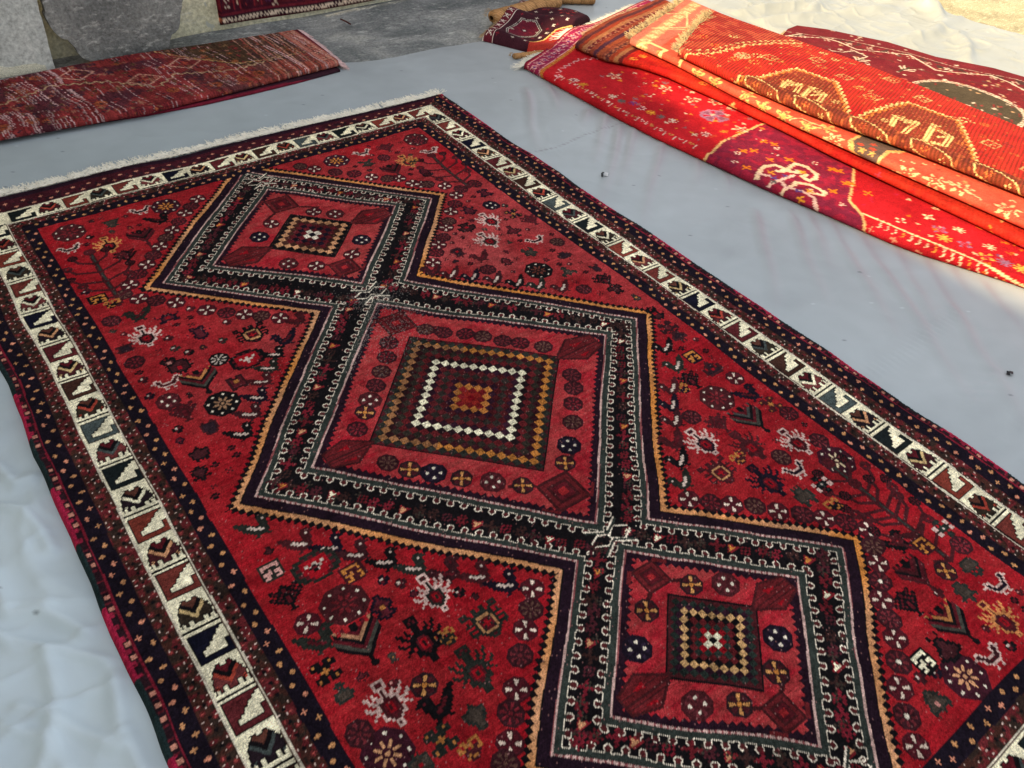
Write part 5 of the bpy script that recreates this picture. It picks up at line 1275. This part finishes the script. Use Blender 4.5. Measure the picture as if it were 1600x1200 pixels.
    # stitching of the seams
    for pl in SEAMS[:1]:
        d, p, sd = segd(pl, u + wx * .3, v + wy * .3); q = (np.exp(-(d / .0035) ** 2) * (np.sin(p * 160) > -.2) * .55)[..., None]; col = col * (1 - q) + np.array([.16, .12, .13]) * q
    mt, tr, b = nodes("sheet_fabric"); N, L = tr.nodes, tr.links
    at = N.new("ShaderNodeAttribute"); at.attribute_name = "Col"; tc = N.new("ShaderNodeTexCoord")
    n1 = N.new("ShaderNodeTexNoise"); n1.inputs["Scale"].default_value = 45; n1.inputs["Detail"].default_value = 8; L.new(tc.outputs["Object"], n1.inputs["Vector"])
    n2 = N.new("ShaderNodeTexNoise"); n2.inputs["Scale"].default_value = 5; n2.inputs["Detail"].default_value = 7; n2.inputs["Distortion"].default_value = 1.2; L.new(tc.outputs["Object"], n2.inputs["Vector"])
    mr = N.new("ShaderNodeMapRange"); mr.inputs[1].default_value = .3; mr.inputs[2].default_value = .7; mr.inputs[3].default_value = .955; mr.inputs[4].default_value = 1.04; L.new(n2.outputs[0], mr.inputs[0])
    vm = N.new("ShaderNodeVectorMath"); vm.operation = 'SCALE'; L.new(at.outputs["Color"], vm.inputs[0]); L.new(mr.outputs[0], vm.inputs["Scale"]); L.new(vm.outputs[0], b.inputs["Base Color"])
    b.inputs["Roughness"].default_value = .46; b.inputs["Specular IOR Level"].default_value = .35
    n3 = N.new("ShaderNodeTexNoise"); n3.inputs["Scale"].default_value = 14; n3.inputs["Detail"].default_value = 9; n3.inputs["Roughness"].default_value = .7; n3.inputs["Distortion"].default_value = .8; L.new(tc.outputs["Object"], n3.inputs["Vector"])
    bp = N.new("ShaderNodeBump"); bp.inputs["Strength"].default_value = .16; bp.inputs["Distance"].default_value = .003; L.new(n3.outputs[0], bp.inputs["Height"])
    bp2 = N.new("ShaderNodeBump"); bp2.inputs["Strength"].default_value = .12; bp2.inputs["Distance"].default_value = .001; L.new(n1.outputs[0], bp2.inputs["Height"]); L.new(bp.outputs[0], bp2.inputs["Normal"]); L.new(bp2.outputs[0], b.inputs["Normal"])
    n4 = N.new("ShaderNodeTexNoise"); n4.noise_type = 'RIDGED_MULTIFRACTAL'; n4.inputs["Scale"].default_value = 3.2; n4.inputs["Detail"].default_value = 5; n4.inputs["Distortion"].default_value = .6; L.new(tc.outputs["Object"], n4.inputs["Vector"])
    ac = N.new("ShaderNodeAttribute"); ac.attribute_name = "Crumple"
    mm = N.new("ShaderNodeMath"); mm.operation = 'MULTIPLY'; L.new(n4.outputs[0], mm.inputs[0]); L.new(ac.outputs["Fac"], mm.inputs[1])
    bp3 = N.new("ShaderNodeBump"); bp3.inputs["Strength"].default_value = 1.0; bp3.inputs["Distance"].default_value = .045; L.new(mm.outputs[0], bp3.inputs["Height"]); L.new(bp3.outputs[0], bp.inputs["Normal"])
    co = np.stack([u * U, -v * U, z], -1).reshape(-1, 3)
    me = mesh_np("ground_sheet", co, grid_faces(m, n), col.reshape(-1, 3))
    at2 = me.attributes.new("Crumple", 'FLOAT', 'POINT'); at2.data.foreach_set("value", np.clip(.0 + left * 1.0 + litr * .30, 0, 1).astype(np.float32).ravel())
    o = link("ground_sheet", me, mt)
    tag(o, "huge creased grey cloth sheet spread on the ground under the carpets", "sheet")

def build_small():
    import bmesh
    m_b = plain("black_plastic", (.012, .012, .013), .5); m_w = plain("white_tape", (.55, .55, .55), .6); m_t = plain("rusty_wire", (.07, .018, .012), .8)
    def strip(name, pts, w, z, mat, parent=None):
        P = np.array(pts); T = np.gradient(P[:, :2], axis=0); T /= np.linalg.norm(T, axis=1, keepdims=True); N_ = np.stack([-T[:, 1], T[:, 0]], -1) * w / 2
        co = []; n = len(P)
        for i in range(n):
            for s, zz in ((-1, 0), (-1, z), (1, z), (1, 0)): co.append((P[i, 0] + N_[i, 0] * s, P[i, 1] + N_[i, 1] * s, P[i, 2] + zz))
        f = []
        for i in range(n - 1):
            for k in range(4): a = i * 4; f.append((a + k, a + (k + 1) % 4, a + 4 + (k + 1) % 4, a + 4 + k))
        f += [(0, 1, 2, 3), ((n - 1) * 4 + 3, (n - 1) * 4 + 2, (n - 1) * 4 + 1, (n - 1) * 4)]
        return link(name, mesh_np(name, np.array(co), np.array(f)[:, ::-1], smooth=False), mat, parent)
    rt = empty("paper_scrap", W(1.285, .468, .006), "tiny black and white scrap lying on the grey sheet between the carpets", "scrap")
    x, y, _ = W(1.285, .468)
    strip("black_edge", [(x - .016, y - .009, .0062), (x - .004, y + .006, .0085), (x + .010, y + .013, .0066)], .007, .0016, m_b, rt)
    strip("white_edge", [(x + .000, y - .012, .0060), (x + .013, y + .0, .0075), (x + .022, y + .004, .0062)], .014, .0012, m_w, rt)
    x, y, _ = W(1.459, 1.526); o = strip("leaf_scrap", [(x - .010, y, .0055), (x - .002, y + .006, .0085), (x + .004, y - .002, .0072), (x + .012, y + .003, .0055)], .010, .0012, m_b); tag(o, "small crumpled black scrap on the grey sheet near the right edge", "scrap")
    a = TWIG; P = [(*W(*a[0])[:2], .003), (*W((a[0][0] + a[1][0]) / 2, (a[0][1] + a[1][1]) / 2 + .004)[:2], .006), (*W(*a[1])[:2], .003)]
    o = strip("wire_piece", P, .006, .005, m_t); tag(o, "thin rusty brown stick lying on the grey concrete behind the sheet", "stick")

# ---------------------------------------------------------------- build
build_setting()
build_sheet()
root, RC, cu, cv_ = build_carpet()
gf = np.random.default_rng(55)
tops = [(float(cu[0, j]) * U, -float(cv_[0, j]) * U, .008) for j in range(0, RC.w, 12)]
ftop = fringe_along("fringe", tops, (-.10, 1.0, .02), 210, .056, .0016, M_FRINGE, root, gf, tuft=9, spread=.45, zfun=lambda x, y: np.full_like(x, .006))
bots = [(float(cu[-1, j]) * U, -float(cv_[-1, j]) * U, .008) for j in range(0, RC.w, 12)]
fringe_along("fringe", bots, (0, -1.0, .02), 330, .040, .0011, M_FRINGE, root, gf, tuft=4, spread=.38, zfun=lambda x, y: np.full_like(x, .0035))
build_stack(); build_mats(); build_left(); build_hanging(); build_small()
